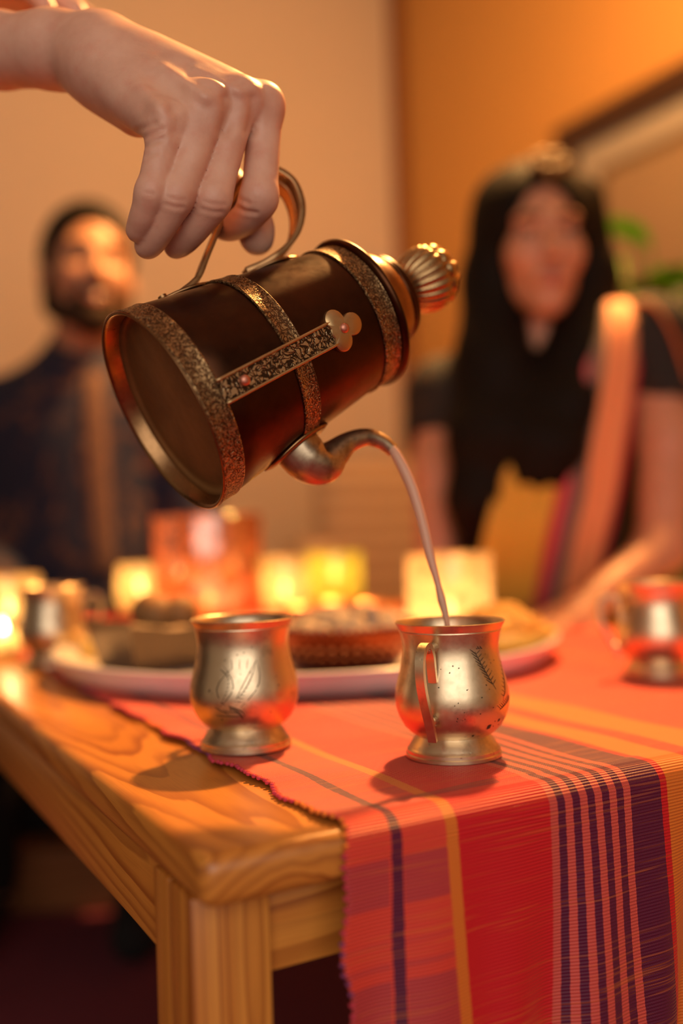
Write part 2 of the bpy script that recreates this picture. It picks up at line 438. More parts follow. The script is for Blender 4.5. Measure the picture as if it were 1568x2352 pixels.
M_TEA = m.bsdf((0.66, 0.40, 0.28), 0.18, 0, None, Subsurface_Weight=0.35, Subsurface_Radius=(0.006, 0.003, 0.002), Subsurface_Scale=1.0, IOR=1.34)

def skin_mat(name, a, b, sss=0.16, red=(0.62, 0.16, 0.10)):
    m = Mat(name); c = m.coord()
    n = m.noise(c, 42, 4, 0.6); f = m.noise(c, 900, 3, 0.6); w = m.noise(m.mapping(c, scale=(1, 1, 1)), 240, 3, 0.6)
    col = m.mix(m.ramp(n, [(0.35, (0, 0, 0)), (0.7, (1, 1, 1))]), a, b)
    col = m.mix(m.math('MULTIPLY', m.ramp(m.noise(c, 95, 3), [(0.5, (0, 0, 0)), (0.75, (1, 1, 1))]), 0.22), col, red)
    nb = m.bump(m.math('ADD', m.math('MULTIPLY', f, 0.5), w), 0.22, 0.0006)
    return m.bsdf(col, 0.46, 0, nb, Subsurface_Weight=sss, Subsurface_Radius=(0.010, 0.0035, 0.0018), Subsurface_Scale=1.0, Specular_IOR_Level=0.45)
M_SKIN = skin_mat('pale_skin', (0.70, 0.41, 0.30), (0.60, 0.32, 0.23))
M_SKIN_M = skin_mat('tan_skin', (0.50, 0.255, 0.15), (0.44, 0.21, 0.12), 0.1)
M_SKIN_W = skin_mat('brown_skin', (0.58, 0.28, 0.165), (0.52, 0.24, 0.14), 0.1)
def hair_mat(name, a, b):
    m = Mat(name); c = m.coord()
    n = m.noise(m.mapping(c, scale=(1, 1, 0.04)), 320, 3)
    return m.bsdf(m.mix(n, a, b), 0.65, 0, m.bump(n, 0.6, 0.002), Specular_IOR_Level=0.12)
M_HAIR = hair_mat('dark_hair', (0.004, 0.003, 0.0025), (0.011, 0.0065, 0.004))
M_BEARD = hair_mat('beard_hair', (0.018, 0.011, 0.008), (0.05, 0.028, 0.016))
M_LIP = plain('lips', (0.42, 0.10, 0.08), 0.45)
M_TOOTH = plain('teeth', (0.80, 0.68, 0.55), 0.3)
M_EYE = plain('eye_white', (0.62, 0.52, 0.45), 0.2)
M_IRIS = plain('iris', (0.03, 0.015, 0.008), 0.15)
M_LID = plain('eyelid', (0.10, 0.045, 0.03), 0.6)
M_NAIL = plain('nail', (0.74, 0.44, 0.36), 0.28)
m = Mat('printed_kurta'); c = m.coord()
p = m.ramp(m.noise(c, 16, 4, 0.6, dist=1.6), [(0.53, (0, 0, 0)), (0.62, (1, 1, 1))])
M_KURTA = m.bsdf(m.mix(m.math('MULTIPLY', p, 0.9), (0.010, 0.014, 0.045), (0.150, 0.066, 0.042)), 0.85, 0, m.bump(m.noise(c, 500, 2), 0.2, 0.001))
m = Mat('kurta_placket'); c = m.coord()
p = m.ramp(m.noise(c, 60, 3, 0.5), [(0.5, (0, 0, 0)), (0.6, (1, 1, 1))])
M_PLACKET = m.bsdf(m.mix(p, (0.16, 0.082, 0.058), (0.11, 0.055, 0.042)), 0.85)
M_NAVY = plain('navy_cloth', (0.008, 0.014, 0.055), 0.85)
M_BLACK = plain('black_cloth', (0.006, 0.005, 0.006), 0.9)
m = Mat('black_blouse'); c = m.coord()
p = m.ramp(m.noise(c, 26, 4, 0.6, dist=1.0), [(0.60, (0, 0, 0)), (0.68, (1, 1, 1))])
M_BLOUSE = m.bsdf(m.mix(m.math('MULTIPLY', p, 0.45), (0.012, 0.008, 0.007), (0.20, 0.085, 0.02)), 0.8)
m = Mat('sari'); uvn = m.n('SeparateXYZ', None, None, i0=m.coord('UV')); u_, v_ = uvn.outputs[0], uvn.outputs[1]
cs = m.ramp(u_, [(0.0, (0.74, 0.44, 0.045)), (0.485, (0.50, 0.008, 0.045)), (0.565, (0.62, 0.10, 0.13)), (0.60, (0.22, 0.155, 0.13)), (0.72, (0.86, 0.33, 0.13)), (0.95, (0.50, 0.008, 0.03))], 'CONSTANT')
ck = m.n('TexChecker', Vector=m.n('CombineXYZ', i0=m.math('MULTIPLY', u_, 60.0), i1=m.math('MULTIPLY', v_, 120.0)), Color1=(1, 1, 1), Color2=(0.45, 0.4, 0.38), Scale=1.0)
inb = m.math('MULTIPLY', m.math('GREATER_THAN', u_, 0.60), m.math('LESS_THAN', u_, 0.72))
cs = m.mix(inb, cs, m.mix(1.0, cs, ck, 'MULTIPLY'))
M_SARI = m.bsdf(cs, 0.6, 0, None, Sheen_Weight=0.3)
M_GOLD = metal_mat('gold', (0.85, 0.48, 0.12), (0.3, 0.14, 0.03), 0.3, 0.3, 0.1)
def glass_candle(name, col, tr=0.55, gl=0.15, low=0.6, ns=70):
    m = Mat(name); c = m.coord()
    n = m.noise(c, ns, 4, 0.6)
    cc = m.mix(m.ramp(n, [(0.42, (0, 0, 0)), (0.62, (1, 1, 1))]), col, tuple(low * x for x in col))
    t = m.n('BsdfTranslucent', Color=cc); g = m.n('BsdfGlossy', Color=(1, 0.92, 0.85), Roughness=0.12, Normal=m.bump(n, 0.4, 0.002))
    d = m.n('BsdfTransparent', Color=tuple(min(1, 0.35 + x) for x in col))
    a = m.n('MixShader', i0=tr, i1=d, i2=t)
    return m.surf(m.n('MixShader', i0=gl, i1=a, i2=g))
M_AMBER = glass_candle('amber_glass', (0.82, 0.36, 0.18), 0.72, 0.30, 0.25, 60)
M_YELLOW = glass_candle('yellow_glass', (0.95, 0.78, 0.50), 0.7, 0.10)
M_LIME = glass_candle('lime_glass', (0.80, 0.76, 0.26), 0.8, 0.10)
M_FROST = glass_candle('frosted_glass', (0.95, 0.80, 0.60), 0.8, 0.08)
M_PINKGL = glass_candle('pink_glass', (0.9, 0.2, 0.12), 0.8, 0.1)
m = Mat('wax')
M_WAX = m.bsdf((0.9, 0.72, 0.5), 0.5, 0, None, Subsurface_Weight=0.5, Subsurface_Radius=(0.02, 0.012, 0.006))
m = Mat('flame')
M_FLAME = m.surf(m.n('Emission', Color=(1.0, 0.62, 0.22), Strength=70.0))
M_WICK = plain('wick', (0.02, 0.015, 0.01), 0.9)
M_CHINA = plain('glazed_china', (0.90, 0.84, 0.83), 0.25, 0.0, Coat_Weight=0.4)
M_COPPER = metal_mat('copper_cup', (0.62, 0.25, 0.11), (0.3, 0.1, 0.05), 0.42, 0.3, 0.1)
M_REDBOWL = metal_mat('red_copper_bowl', (0.24, 0.05, 0.02), (0.07, 0.018, 0.01), 0.27, 0.5, 0.1)
M_STONE = plain('mottled_bowl', (0.13, 0.092, 0.065), 0.30, 0.6, 0.4, 120)

# ------------------------------------------------------------------ setting: room aligned with the table
RU, BV = 1.82, 2.646       # right wall at u, back wall at v (table frame)
ROOM = empty('room', (0, 0, 0)); ROOM['kind'] = 'group'
def slab(name, u0, u1, v0, v1, z0, z1, mat, **kw):
    V, Fc = box((u0, v0, z0), (u1, v1, z1), kw.pop('bev', 0))
    o = mesh(name, V, Fc, mat, None, smooth=False)
    o.location = TO; o.rotation_euler = (0, 0, TH)
    return tag(o, kind='structure', **kw)
slab('floor', -2.2, RU, -2.2, BV, -0.05, 0.0, M_FLOOR)
slab('wall_back', -2.2, RU + 0.06, BV, BV + 0.06, 0.0, 2.62, M_WALL_L)
slab('wall_right', RU, RU + 0.06, -2.2, BV, 0.0, 2.62, M_WALL_R)
slab('ceiling', -2.2, RU + 0.06, -2.2, BV + 0.06, 2.62, 2.67, M_CEIL)
M_TRIM = plain('brown_trim', (0.30, 0.11, 0.035), 0.5)
slab('trim_1', RU - 0.055, RU, BV - 0.022, BV, 0.0, 2.62, M_TRIM, bev=0.004)
slab('baseboard_back', -2.2, RU - 0.055, BV - 0.015, BV, 0.0, 0.10, M_DARKWOOD, bev=0.003)
slab('baseboard_right', RU - 0.015, RU, -2.2, BV - 0.022, 0.0, 0.10, M_DARKWOOD, bev=0.003)
bpy.data.objects.remove(ROOM)

# ------------------------------------------------------------------ table
TW, TL, TT = 0.78, 1.12, 0.024
table = empty('coffee_table', TO, TH, 'honey pine coffee table with rounded edges standing on maroon carpet', 'table')
V, Fc = box((0, 0, TZ - TT), (TW, TL, TZ), 0.0075, 4); mesh('tabletop', V, Fc, M_TOP, table, sharp=50)
LW, LD = 0.039, 0.055
for (u, v, uu, vv) in ((0.001, 0.020, 1, 1), (TW - 0.001 - LW, 0.020, 1, 1), (0.001, TL - 0.020 - LD, 1, 1), (TW - 0.001 - LW, TL - 0.020 - LD, 1, 1)):
    V, Fc = box((u, v, 0), (u + LW, v + LD * 0.58 - 0.0004, TZ - TT), 0.0012, 2); lg = mesh('leg', V, Fc, M_LEG, table, sharp=40)
    V, Fc = box((u + 0.0003, v + LD * 0.58, 0), (u + LW - 0.0003, v + LD, TZ - TT), 0.0012, 2); mesh('leg_board', V, Fc, M_LEG, lg, sharp=40)
AZ = 0.432
for u in (0.0045, TW - 0.0045 - 0.02):
    V, Fc = box((u, 0.020 + LD, AZ), (u + 0.02, TL - 0.02 - LD, TZ - TT), 0.001, 2); mesh('side_apron', V, Fc, M_APY, table, sharp=40)
for v in (0.026, TL - 0.046):
    V, Fc = box((0.001 + LW, v, AZ), (TW - 0.001 - LW, v + 0.02, TZ - TT), 0.001, 2); mesh('end_apron', V, Fc, M_APX, table, sharp=40)

# ------------------------------------------------------------------ striped runner
CZ = TZ + 0.0028     # upper face of the cloth
def runner():
    U0c, U1c = 0.0695, 0.735
    us = np.concatenate([np.linspace(U0c, 0.30, 92), np.linspace(0.3035, U1c, 60)])
    rows = []    # (v, z, arc, drop distance)
    vt = np.concatenate([np.linspace(1.135, 0.25, 70), np.linspace(0.245, 0.012, 60)])
    for v in vt: rows.append((v, CZ, v + 0.012, 0.0))
    for k in range(1, 9):
        a = math.pi / 2 * k / 8; rr = 0.0125
        rows.append((0.010 - rr * math.sin(a), CZ - rr + rr * math.cos(a), 0.022 - 0.012 - rr * a, 0.0))
    z0 = CZ - 0.0125
    for d in np.linspace(0.003, 0.27, 84): rows.append((-0.0025, z0 - d, 0.010 - 0.0125 * math.pi / 2 - d, d))
    V, UV = [], []
    for (v, z, arc, d) in rows:
        for i, u in enumerate(us):
            e = max(0.0, 1 - (u - U0c) / 0.03)
            uu = u + e * (0.0022 * math.sin(arc * 61 + 1.0) + 0.0016 * math.sin(arc * 140) + 0.0008 * math.sin(arc * 900))
            zz, vv = z, v
            if d <= 0:
                zz += e * 0.0016 * (1 + math.sin(arc * 55)) * (0.4 if arc > 0.02 else 0) + 0.0009 * math.sin(u * 38 + arc * 23) * math.sin(arc * 30) * (1 if v > 0.02 else 0) + 0.0006
            else:
                f = min(1.0, d / 0.12)
                vv -= f * (0.006 + 0.004 * math.sin(u * 58 + 0.5) + 0.0025 * math.sin(u * 120 + d * 9))
                g = math.exp(-((u - 0.305 + 0.10 * d) / 0.016) ** 2); vv += f * 0.012 * g
                uu += -0.012 * f * d / 0.2 * 0.3 + 0.0035 * f * math.sin(u * 46 + d * 12) - e * 0.010 * d
            if v > 1.12: zz -= (v - 1.12) * 0.1
            V.append((uu, vv, zz)); UV.append((u, arc))
    n = len(us); Fc = [(i * n + j, (i + 1) * n + j, (i + 1) * n + j + 1, i * n + j + 1) for i in range(len(rows) - 1) for j in range(n - 1)]
    o = mesh('table_runner', V, Fc, M_RUNNER, None, uv=UV)
    o.location = TO; o.rotation_euler = (0, 0, TH)
    s = o.modifiers.new('thick', 'SOLIDIFY'); s.thickness = 0.0011; s.offset = -1
    tag(o, 'red and orange woven table runner with purple stripes hanging over table end', 'table runner')
    # tufted selvage
    prts = []; cols = ('purple', 'pink', 'orange')
    edge = [V[r * n] for r in range(len(rows))]
    P = np.array(edge); L = np.concatenate([[0], np.cumsum(np.linalg.norm(np.diff(P, axis=0), axis=1))])
    s_ = 0.0; k = 0; groups = {0: [], 1: [], 2: []}
    while s_ < L[-1]:
        p = np.array([np.interp(s_, L, P[:, i]) for i in range(3)])
        nearness = 1.0
        vv, ff = lump(p + np.array([-0.0006, 0, -0.0004]), 0.0017, 4, 0.1, k, (0.8, 1.2, 0.7))
        sec = math.sin(s_ * 21) + 0.6 * math.sin(s_ * 47 + 1)
        groups[0 if sec > 0.95 else (1 if sec > -0.75 else 2)].append((vv, ff)); s_ += 0.0052; k += 1
    for g, mt in ((0, plain('purple_yarn', (0.26, 0.05, 0.16), 0.9)), (1, plain('pink_yarn', (0.62, 0.05, 0.10), 0.9)), (2, plain('orange_yarn', (0.80, 0.22, 0.03), 0.9))):
        V2, F2 = join(*groups[g]); f = mesh('selvage_tufts', V2, F2, mt, o); f['kind'] = 'stuff'
    return o
runner()

# ------------------------------------------------------------------ brass cups
CUP_PROF = [(0.0, 0.0016), (0.021, 0.0016), (0.0275, 0.0), (0.0284, 0.0004), (0.0284, 0.0022), (0.0277, 0.0028), (0.0277, 0.0046), (0.0270, 0.0051), (0.0262, 0.0066), (0.0240, 0.0100),
            (0.0222, 0.0122), (0.0219, 0.0128), (0.0228, 0.0134), (0.0255, 0.0152), (0.0288, 0.0185), (0.0316, 0.0235), (0.0334, 0.0290), (0.0340, 0.0340), (0.0335, 0.0400),
            (0.0320, 0.0460), (0.0303, 0.0520), (0.0290, 0.0580), (0.0284, 0.0630), (0.0286, 0.0670), (0.0294, 0.0715), (0.0301, 0.0742), (0.0305, 0.0745), (0.0303, 0.0751), (0.0311, 0.0768), (0.0323, 0.0788), (0.0326, 0.0796), (0.0322, 0.0800), (0.0316, 0.0796),
            (0.0302, 0.0768), (0.0285, 0.0715), (0.0274, 0.0640), (0.0280, 0.0580), (0.0310, 0.0470), (0.0328, 0.0350), (0.0318, 0.0270), (0.0270, 0.0180), (0.0180, 0.0150), (0.0, 0.0148)]
def cup_r(z):
    P = CUP_PROF[10:32]; return float(np.interp(z, [p[1] for p in P], [p[0] for p in P]))
def stroke(parts, az0, z0, az1, z1, w, lift=0.00012, bend=0.0):
    n = 7; V, Fc = [], []
    for i in range(n):
        t = i / (n - 1); az = az0 + (az1 - az0) * t + bend * math.sin(math.pi * t); z = z0 + (z1 - z0) * t
        r = cup_r(z) + lift; ww = w * (0.25 + 0.75 * math.sin(math.pi * min(1, 0.12 + t * 0.85)))
        d = np.array([(az1 - az0) * r, z1 - z0]); d = d / (np.linalg.norm(d) + 1e-9); nx, nz = -d[1] * ww, d[0] * ww
        for sgn in (-1, 1):
            a2 = az + sgn * nx / r; z2 = z + sgn * nz; r2 = cup_r(z2) + lift
            V.append((r2 * math.cos(a2), r2 * math.sin(a2), z2))
    for i in range(n - 1): Fc.append((2 * i, 2 * i + 1, 2 * i + 3, 2 * i + 2))
    parts.append((V, Fc))
def leaf(parts, az, z, daz, dz, n, ln, w=0.00022, side=1):
    """feathered frond: a spine with short ticks on both sides"""
    stroke(parts, az, z, az + daz, z + dz, w * 1.1)
    for i in range(n):
        t = 0.06 + 0.9 * i / n; a, zz = az + daz * t, z + dz * t
        stroke(parts, a, zz, a - side * ln / 0.03, zz + ln * 0.75, w)
        stroke(parts, a, zz, a + side * ln * 0.75 / 0.03, zz + ln * 0.55, w * 0.7)
def make_cup(name, loc, handle_az, label, mat, engrave, scale=1.0):
    t = empty(name, loc, 0, label, 'cup', 'brass cups on the runner'); t.scale = (scale,) * 3
    V, Fc = lathe(CUP_PROF, 96); mesh('body', V, Fc, mat, t, sharp=35)
    # strap handle: S-curve in the plane of azimuth handle_az, ends in a curl and a tail
    h = mesh_handle(t, handle_az, mat)
    parts = []
    engrave(parts)
    if parts: V, Fc = join(*parts); mesh('engraving', V, Fc, M_ENGR, t, smooth=True)
    return t
def mesh_handle(t, az, mat):
    P2 = [(0.0318, 0.0480), (0.0335, 0.0560), (0.0352, 0.0640), (0.0400, 0.0695), (0.0465, 0.0690), (0.0510, 0.0640), (0.0518, 0.0560), (0.0500, 0.0470), (0.0462, 0.0380), (0.0415, 0.0290), (0.0378, 0.0215), (0.0352, 0.0150)]
    pts = catmull([(r, 0, z) for r, z in P2], 5)
    n = len(pts); ths = [0.0012 + 0.0006 * math.sin(math.pi * i / (n - 1)) for i in range(n)]
    secs = [[(-0.0025, -a), (0.0025, -a), (0.0025, a), (-0.0025, a)] for a in ths]
    ca, sa = math.cos(az), math.sin(az)
    rot = lambda V: [(x * ca - y * sa, x * sa + y * ca, z) for x, y, z in V]
    V, Fc = sweep(pts, secs); h = mesh('handle', rot(V), Fc, mat, t, sharp=30)
    for (r0, z0, r1, rad) in ((0.0284, 0.0672, 0.0395, 0.0024), (0.0322, 0.0262, 0.0402, 0.0026)):
        Vr, Fr = tube([(r0, 0, z0), (r1 - 0.0015, 0, z0), (r1, 0, z0)], [rad * 1.25, rad, rad * 0.7], 12)
        mesh('rivet', rot(Vr), Fr, M_BRASS2, h)
    return h
def engr_right(parts):
    a = math.radians(-68)    # camera-facing side, right of the handle
    leaf(parts, a + 0.02, 0.0640, 0.36, -0.022, 9, 0.0042, 0.00030, 1)
    leaf(parts, a + 0.95, 0.0560, -0.42, -0.022, 9, 0.0036, 0.00022, -1)
    leaf(parts, a + 0.45, 0.0300, 0.50, 0.0055, 9, 0.0034, 0.00022, 1)
    for i in range(5): stroke(parts, a + 0.05 + 0.03 * i, 0.066 + 0.0012 * (i % 2), a + 0.075 + 0.03 * i, 0.0655, 0.00035)
    for i in range(26):
        aa = a - 0.75 + rng.uniform(0, 1.5); z = rng.uniform(0.02, 0.06); stroke(parts, aa, z, aa + rng.uniform(0.005, 0.03), z + rng.uniform(-0.001, 0.001), rng.uniform(0.0002, 0.0005))
    for (da, z, r) in ((0.26, 0.0205, 0.0022), (0.50, 0.0235, 0.0014), (0.98, 0.0255, 0.0018), (-0.05, 0.0160, 0.0010)):
        for k in range(5): stroke(parts, a + da - r * 22, z + (k - 2) * r * 0.22, a + da + r * 22, z + (k - 2) * r * 0.22 + r * 0.2, r * 0.16)
def engr_left(parts):
    a = math.radians(-100)
    for (a0, z0, a1, z1, b) in ((0.02, 0.028, 0.06, 0.053, -0.28), (0.10, 0.033, 0.52, 0.056, 0.06), (0.20, 0.030, 0.54, 0.057, 0.18), (0.10, 0.033, 0.54, 0.0570, -0.03), (-0.18, 0.030, -0.14, 0.054, 0.24), (-0.20, 0.052, -0.02, 0.046, 0.04)):
        stroke(parts, a + a0, z0, a + a1, z1, 0.00030, bend=b)
    for i in range(9):
        t = i / 9; stroke(parts, a + 0.14 + 0.30 * t, 0.0335 + 0.016 * t, a + 0.22 + 0.28 * t, 0.033 + 0.0185 * t, 0.0002)
        stroke(parts, a + 0.0 + 0.24 * t, 0.0305 - 0.007 * t * t, a + 0.02 + 0.24 * t, 0.0275 - 0.007 * t * t, 0.00028)
        stroke(parts, a - 0.16 + 0.13 * math.sin(t * 2.6), 0.032 + 0.02 * t, a - 0.12 + 0.13 * math.sin(t * 2.6), 0.0335 + 0.02 * t, 0.0002)
    stroke(parts, a - 0.30, 0.0245, a + 0.27, 0.0240, 0.00026, bend=0.0)
    stroke(parts, a - 0.02, 0.0310, a + 0.27, 0.0240, 0.00035, bend=0.08)
    stroke(parts, a - 0.30, 0.0300, a - 0.02, 0.0250, 0.00026, bend=0.0)
    for i in range(5): stroke(parts, a - 0.12 + 0.05 * i, 0.0285 - 0.0004 * i, a - 0.06 + 0.05 * i, 0.0262, 0.0002)
    for i in range(3): stroke(parts, a + 0.05 + 0.14 * i, 0.052, a + 0.03 + 0.17 * i, 0.058, 0.00022)
    for i in range(12):
        aa = a - 0.5 + rng.uniform(0, 1.5); z = rng.uniform(0.02, 0.066); stroke(parts, aa, z, aa + 0.02, z + rng.uniform(-0.001, 0.001), rng.uniform(0.0002, 0.0006))
CB = CZ + 0.0012
cr = onz(1042, 1733, CB); cl = onz(565, 1712, CB); c3 = onz(1510, 1548, CB); c4 = onz(122, 1524, CB)
cup1 = make_cup('brass_cup', cr, math.radians(-115), 'dented brass cup with strap handle catching the poured tea', M_BRASS, engr_right)
cup2 = make_cup('brass_cup', cl, math.radians(118), 'brass cup engraved with a leaf spray standing empty beside wooden table edge', M_BRASS2, engr_left, 1.02)
def engr_none(parts): leaf(parts, math.radians(-80), 0.058, 0.3, -0.02, 6, 0.004)
cup3 = make_cup('brass_cup', c3, math.radians(-172), 'brass cup standing alone on the runner before the woman', M_BRASS, engr_none)
cup4 = make_cup('brass_cup', c4, math.radians(28), 'brass cup at the runner edge in front of yellow votive glass', M_BRASS2, engr_none, 1.04)
V, Fc = lathe([(0.0, 0.0420), (0.0312, 0.0418), (0.0312, 0.0408), (0.0, 0.0406)], 48); mesh('tea', V, Fc, M_TEA, cup1)['label'] = 'milky tea inside cup'

# ------------------------------------------------------------------ pouring pot
AX = np.array([0.78225544, 0.42705955, 0.45353783]); HH = np.array([-0.49226045, -0.02242461, 0.87015906]); YY = np.array([0.38178014, -0.9039454, 0.19268275])
PC = np.array([-0.09933536, 0.55920751, 0.70876488])
pot = empty('coffee_pot', (0, 0, 0), 0, 'dark copper coffee pot with engraved brass bands tilted and pouring', 'pot')
pot.matrix_world = Matrix(((HH[0], YY[0], AX[0], PC[0]), (HH[1], YY[1], AX[1], PC[1]), (HH[2], YY[2], AX[2], PC[2]), (0, 0, 0, 1)))
bpy.context.view_layer.update()
def plw(t, h, y=0.0): return PC + AX * t / 100 + HH * h / 100 + YY * y / 100
def prr(t): return (5.85 - 0.118 * (t - 1.9)) / 100
cm = lambda L: [(r / 100, t / 100) for r, t in L]
V, Fc = lathe(cm([(5.0, 1.5), (5.70, 0.9), (5.9, 1.5), (5.75, 2.6), (4.44, 13.9), (4.3, 14.0), (0, 14.0)]), 128); mesh('body', V, Fc, M_POT, pot, sharp=40)
V, Fc = lathe(cm([(0, 0.95), (4.2, 0.98), (5.05, 1.08), (5.3, 1.12), (5.45, 1.02), (5.62, 0.8), (5.7, 0.95)]), 128); mesh('base_plate', V, Fc, M_POTBASE, pot)
V, Fc = lathe(cm([(5.62, 1.0), (5.80, 0.30), (5.90, 0.02), (6.02, -0.06), (6.12, 0.0), (6.13, 0.10), (6.05, 0.17), (6.04, 0.22), (5.98, 1.25), (6.00, 1.33), (5.96, 1.42), (5.84, 1.45), (5.7, 1.45)]), 128); mesh('base_band', V, Fc, M_BAND, pot, sharp=35)
V, Fc = lathe(cm([(5.55, 1.08), (5.66, 0.98), (5.80, 0.30), (5.90, 0.00), (6.02, -0.07), (6.10, -0.02), (6.02, -0.10), (5.90, -0.06), (5.80, 0.1), (5.6, 0.9)]), 128); mesh('base_rim', V, Fc, M_HANDLE, pot)
for (t0, t1, nm) in ((6.05, 7.25, 'middle_band'), (12.75, 14.1, 'neck_band')):
    V, Fc = lathe([(prr(t0) - 0.001, t0 / 100), (prr(t0) + 0.0008, t0 / 100), (prr(t0) + 0.0014, t0 / 100 + 0.0006), (prr(t0) + 0.0011, t0 / 100 + 0.0014), (prr(t1) + 0.0011, t1 / 100 - 0.0014), (prr(t1) + 0.0014, t1 / 100 - 0.0006), (prr(t1) + 0.0008, t1 / 100), (prr(t1) - 0.001, t1 / 100)], 128)
    mesh(nm, V, Fc, M_BAND, pot, sharp=35)
V, Fc = lathe(cm([(4.35, 14.05), (4.70, 14.10), (4.82, 14.22), (4.86, 14.36), (4.82, 14.50), (4.60, 14.58), (4.20, 14.66), (3.70, 14.72), (3.6, 14.6), (0, 14.6)]), 96); mesh('flange', V, Fc, M_POT, pot)
V, Fc = lathe(cm([(3.70, 14.6), (3.66, 14.95), (3.50, 15.2), (3.36, 15.8), (3.16, 16.35), (2.96, 16.62)]), 96); lid = mesh('lid', V, Fc, M_POTLID, pot)
V, Fc = lathe(cm([(2.9, 16.55), (2.98, 16.70), (2.98, 16.80), (2.84, 16.90), (2.86, 17.05), (2.84, 17.22), (2.60, 17.34), (1.9, 17.55), (1.3, 17.95), (1.05, 18.3), (0, 18.3)]), 96); mesh('lid_rim', V, Fc, M_POT, lid)
kp = [(0.9, 18.2), (1.15, 18.35), (1.55, 18.65), (1.9, 19.15), (2.12, 19.8), (2.18, 20.4), (2.10, 21.0), (1.88, 21.55), (1.52, 22.0), (1.0, 22.3), (0.45, 22.42), (0, 22.44)]
kk = catmull([(r, 0, t) for r, t in kp], 4)
def kmod(t, z):
    zz = z * 100; a = 0.085 if zz < 20.9 else 0.11
    nlob = 22 if zz < 20.8 else 11
    ridge = abs(math.sin(nlob / 2 * t + (0.0 if zz < 20.8 else 0.9))) ** 0.6
    return 1 - a * (1 - ridge) - (0.05 if 20.7 < zz < 20.95 else 0) - (0.10 * abs(math.sin(5.5 * t)) if zz > 21.5 else 0)
V, Fc = lathe([(max(0, p[0]) / 100 if i < len(kk) - 1 else 0, p[2] / 100) for i, p in enumerate(kk)], 176, kmod); mesh('knob', V, Fc, M_KNOB, lid)
# engraved side straps with trefoil ends (facing the viewer, and its twin on the far side)
def side_strap(phi0):
    def pt(a_cm, t, lift): r = prr(t) + lift; f = phi0 + a_cm / 100 / r; return (r * math.cos(f), r * math.sin(f), t / 100)
    def outline(k):
        # half-width (cm) of strap with trefoil end
        pass
    prts = []
    ts = np.linspace(1.25, 9.35, 26)
    V, Fc = [], []
    for t in ts:
        for (a, l) in ((-0.72, 0.0), (-0.72, 0.0022), (-0.56, 0.0023), (-0.54, 0.0017), (0.54, 0.0017), (0.56, 0.0023), (0.72, 0.0022), (0.72, 0.0)): V.append(pt(a, t, l))
    for i in range(len(ts) - 1):
        for j in range(7): Fc.append((i * 8 + j, i * 8 + j + 1, (i + 1) * 8 + j + 1, (i + 1) * 8 + j))
    Fc.append(tuple(range(8))); Fc.append(tuple((len(ts) - 1) * 8 + j for j in range(7, -1, -1)))
    s = mesh('side_strap', V, Fc, M_STRAP, pot, sharp=30)
    for (a, l0, l1) in ((-0.64, 0.0021, 0.0027), (0.64, 0.0021, 0.0027)):
        path = [pt(a, t, 0.0022) for t in ts]; Vb, Fb = tube(path, [0.0009] * len(path), 8); mesh('strap_border', Vb, Fb, M_STRAPEDGE, s)
    # trefoil: union of three lobes as a flat plate
    cs = [(-0.62, 9.75, 0.62), (0.62, 9.75, 0.62), (0.0, 10.75, 0.66), (0, 9.9, 0.75)]
    ang = np.linspace(0, 2 * math.pi, 72, endpoint=False); ring = []
    for a in ang:
        d = np.array([math.cos(a), math.sin(a)]); best = 0
        for (x, y, r) in cs:
            c0 = np.array([x, y - 10.0]); b = d @ c0; q = b * b - c0 @ c0 + r * r
            if q >= 0: best = max(best, b + math.sqrt(q))
        ring.append((d[0] * best, 10.0 + d[1] * best))
    V = [pt(0, 10.0, 0.0034)]; Fc = []
    for l, k in ((0.0032, 0.5), (0.0030, 0.93), (0.0024, 1.0), (0.0, 1.0)):
        for (a, t) in ring: V.append(pt(a * k, 10 + (t - 10) * k, l))
    n = 72
    for j in range(n):
        Fc.append((0, 1 + j, 1 + (j + 1) % n))
        for q in range(3): Fc.append((1 + q * n + j, 1 + (q + 1) * n + j, 1 + (q + 1) * n + (j + 1) % n, 1 + q * n + (j + 1) % n))
    mesh('trefoil_end', V, Fc, M_STRAPEDGE, s, sharp=45)
    for t in (2.75, 10.05):
        p0 = np.array(pt(0, t, 0.0015)); p1 = np.array(pt(0, t, 0.0042)); p2 = np.array(pt(0, t, 0.0050))
        Vr, Fr = tube([p0, p1, p2], [0.0031, 0.0028, 0.0012], 14, ref=(0, 0, 1)); mesh('rivet', Vr, Fr, M_RIVET, s)['label'] = 'pink copper rivet'
side_strap(math.radians(104)); side_strap(math.radians(256))
# spout
sp = catmull([(-5.0, 0, 6.0), (-6.3, 0, 6.3), (-7.0, 0, 7.0), (-6.86, 0, 8.0), (-6.68, 0, 9.2), (-6.95, 0, 10.45), (-7.65, 0, 11.2), (-8.46, 0, 11.55)], 8) / 100
sr = np.interp(np.linspace(0, 7, len(sp)), range(8), [1.45, 1.46, 1.28, 0.92, 0.66, 0.55, 0.50, 0.46]) / 100
def facet(r): return [(0.86 * r * math.cos(2 * math.pi * k / 20) * (1 + 0.06 * math.cos(8 * math.pi * k / 20)), r * math.sin(2 * math.pi * k / 20)) for k in range(20)]
V, Fc = sweep(sp, [facet(r) for r in sr], False)
Vi, Fi = sweep(sp, [facet(r - 0.0008) for r in sr], False)
off = len(V); V2 = V + Vi; F2 = list(Fc) + [tuple(i + off for i in f[::-1]) for f in Fi]
n = len(sp); F2 += [((n - 1) * 20 + j, (n - 1) * 20 + (j + 1) % 20, off + (n - 1) * 20 + (j + 1) % 20, off + (n - 1) * 20 + j) for j in range(20)]
spout = mesh('spout', V2, F2, M_SPOUT, pot, sharp=60)
V, Fc = [], []
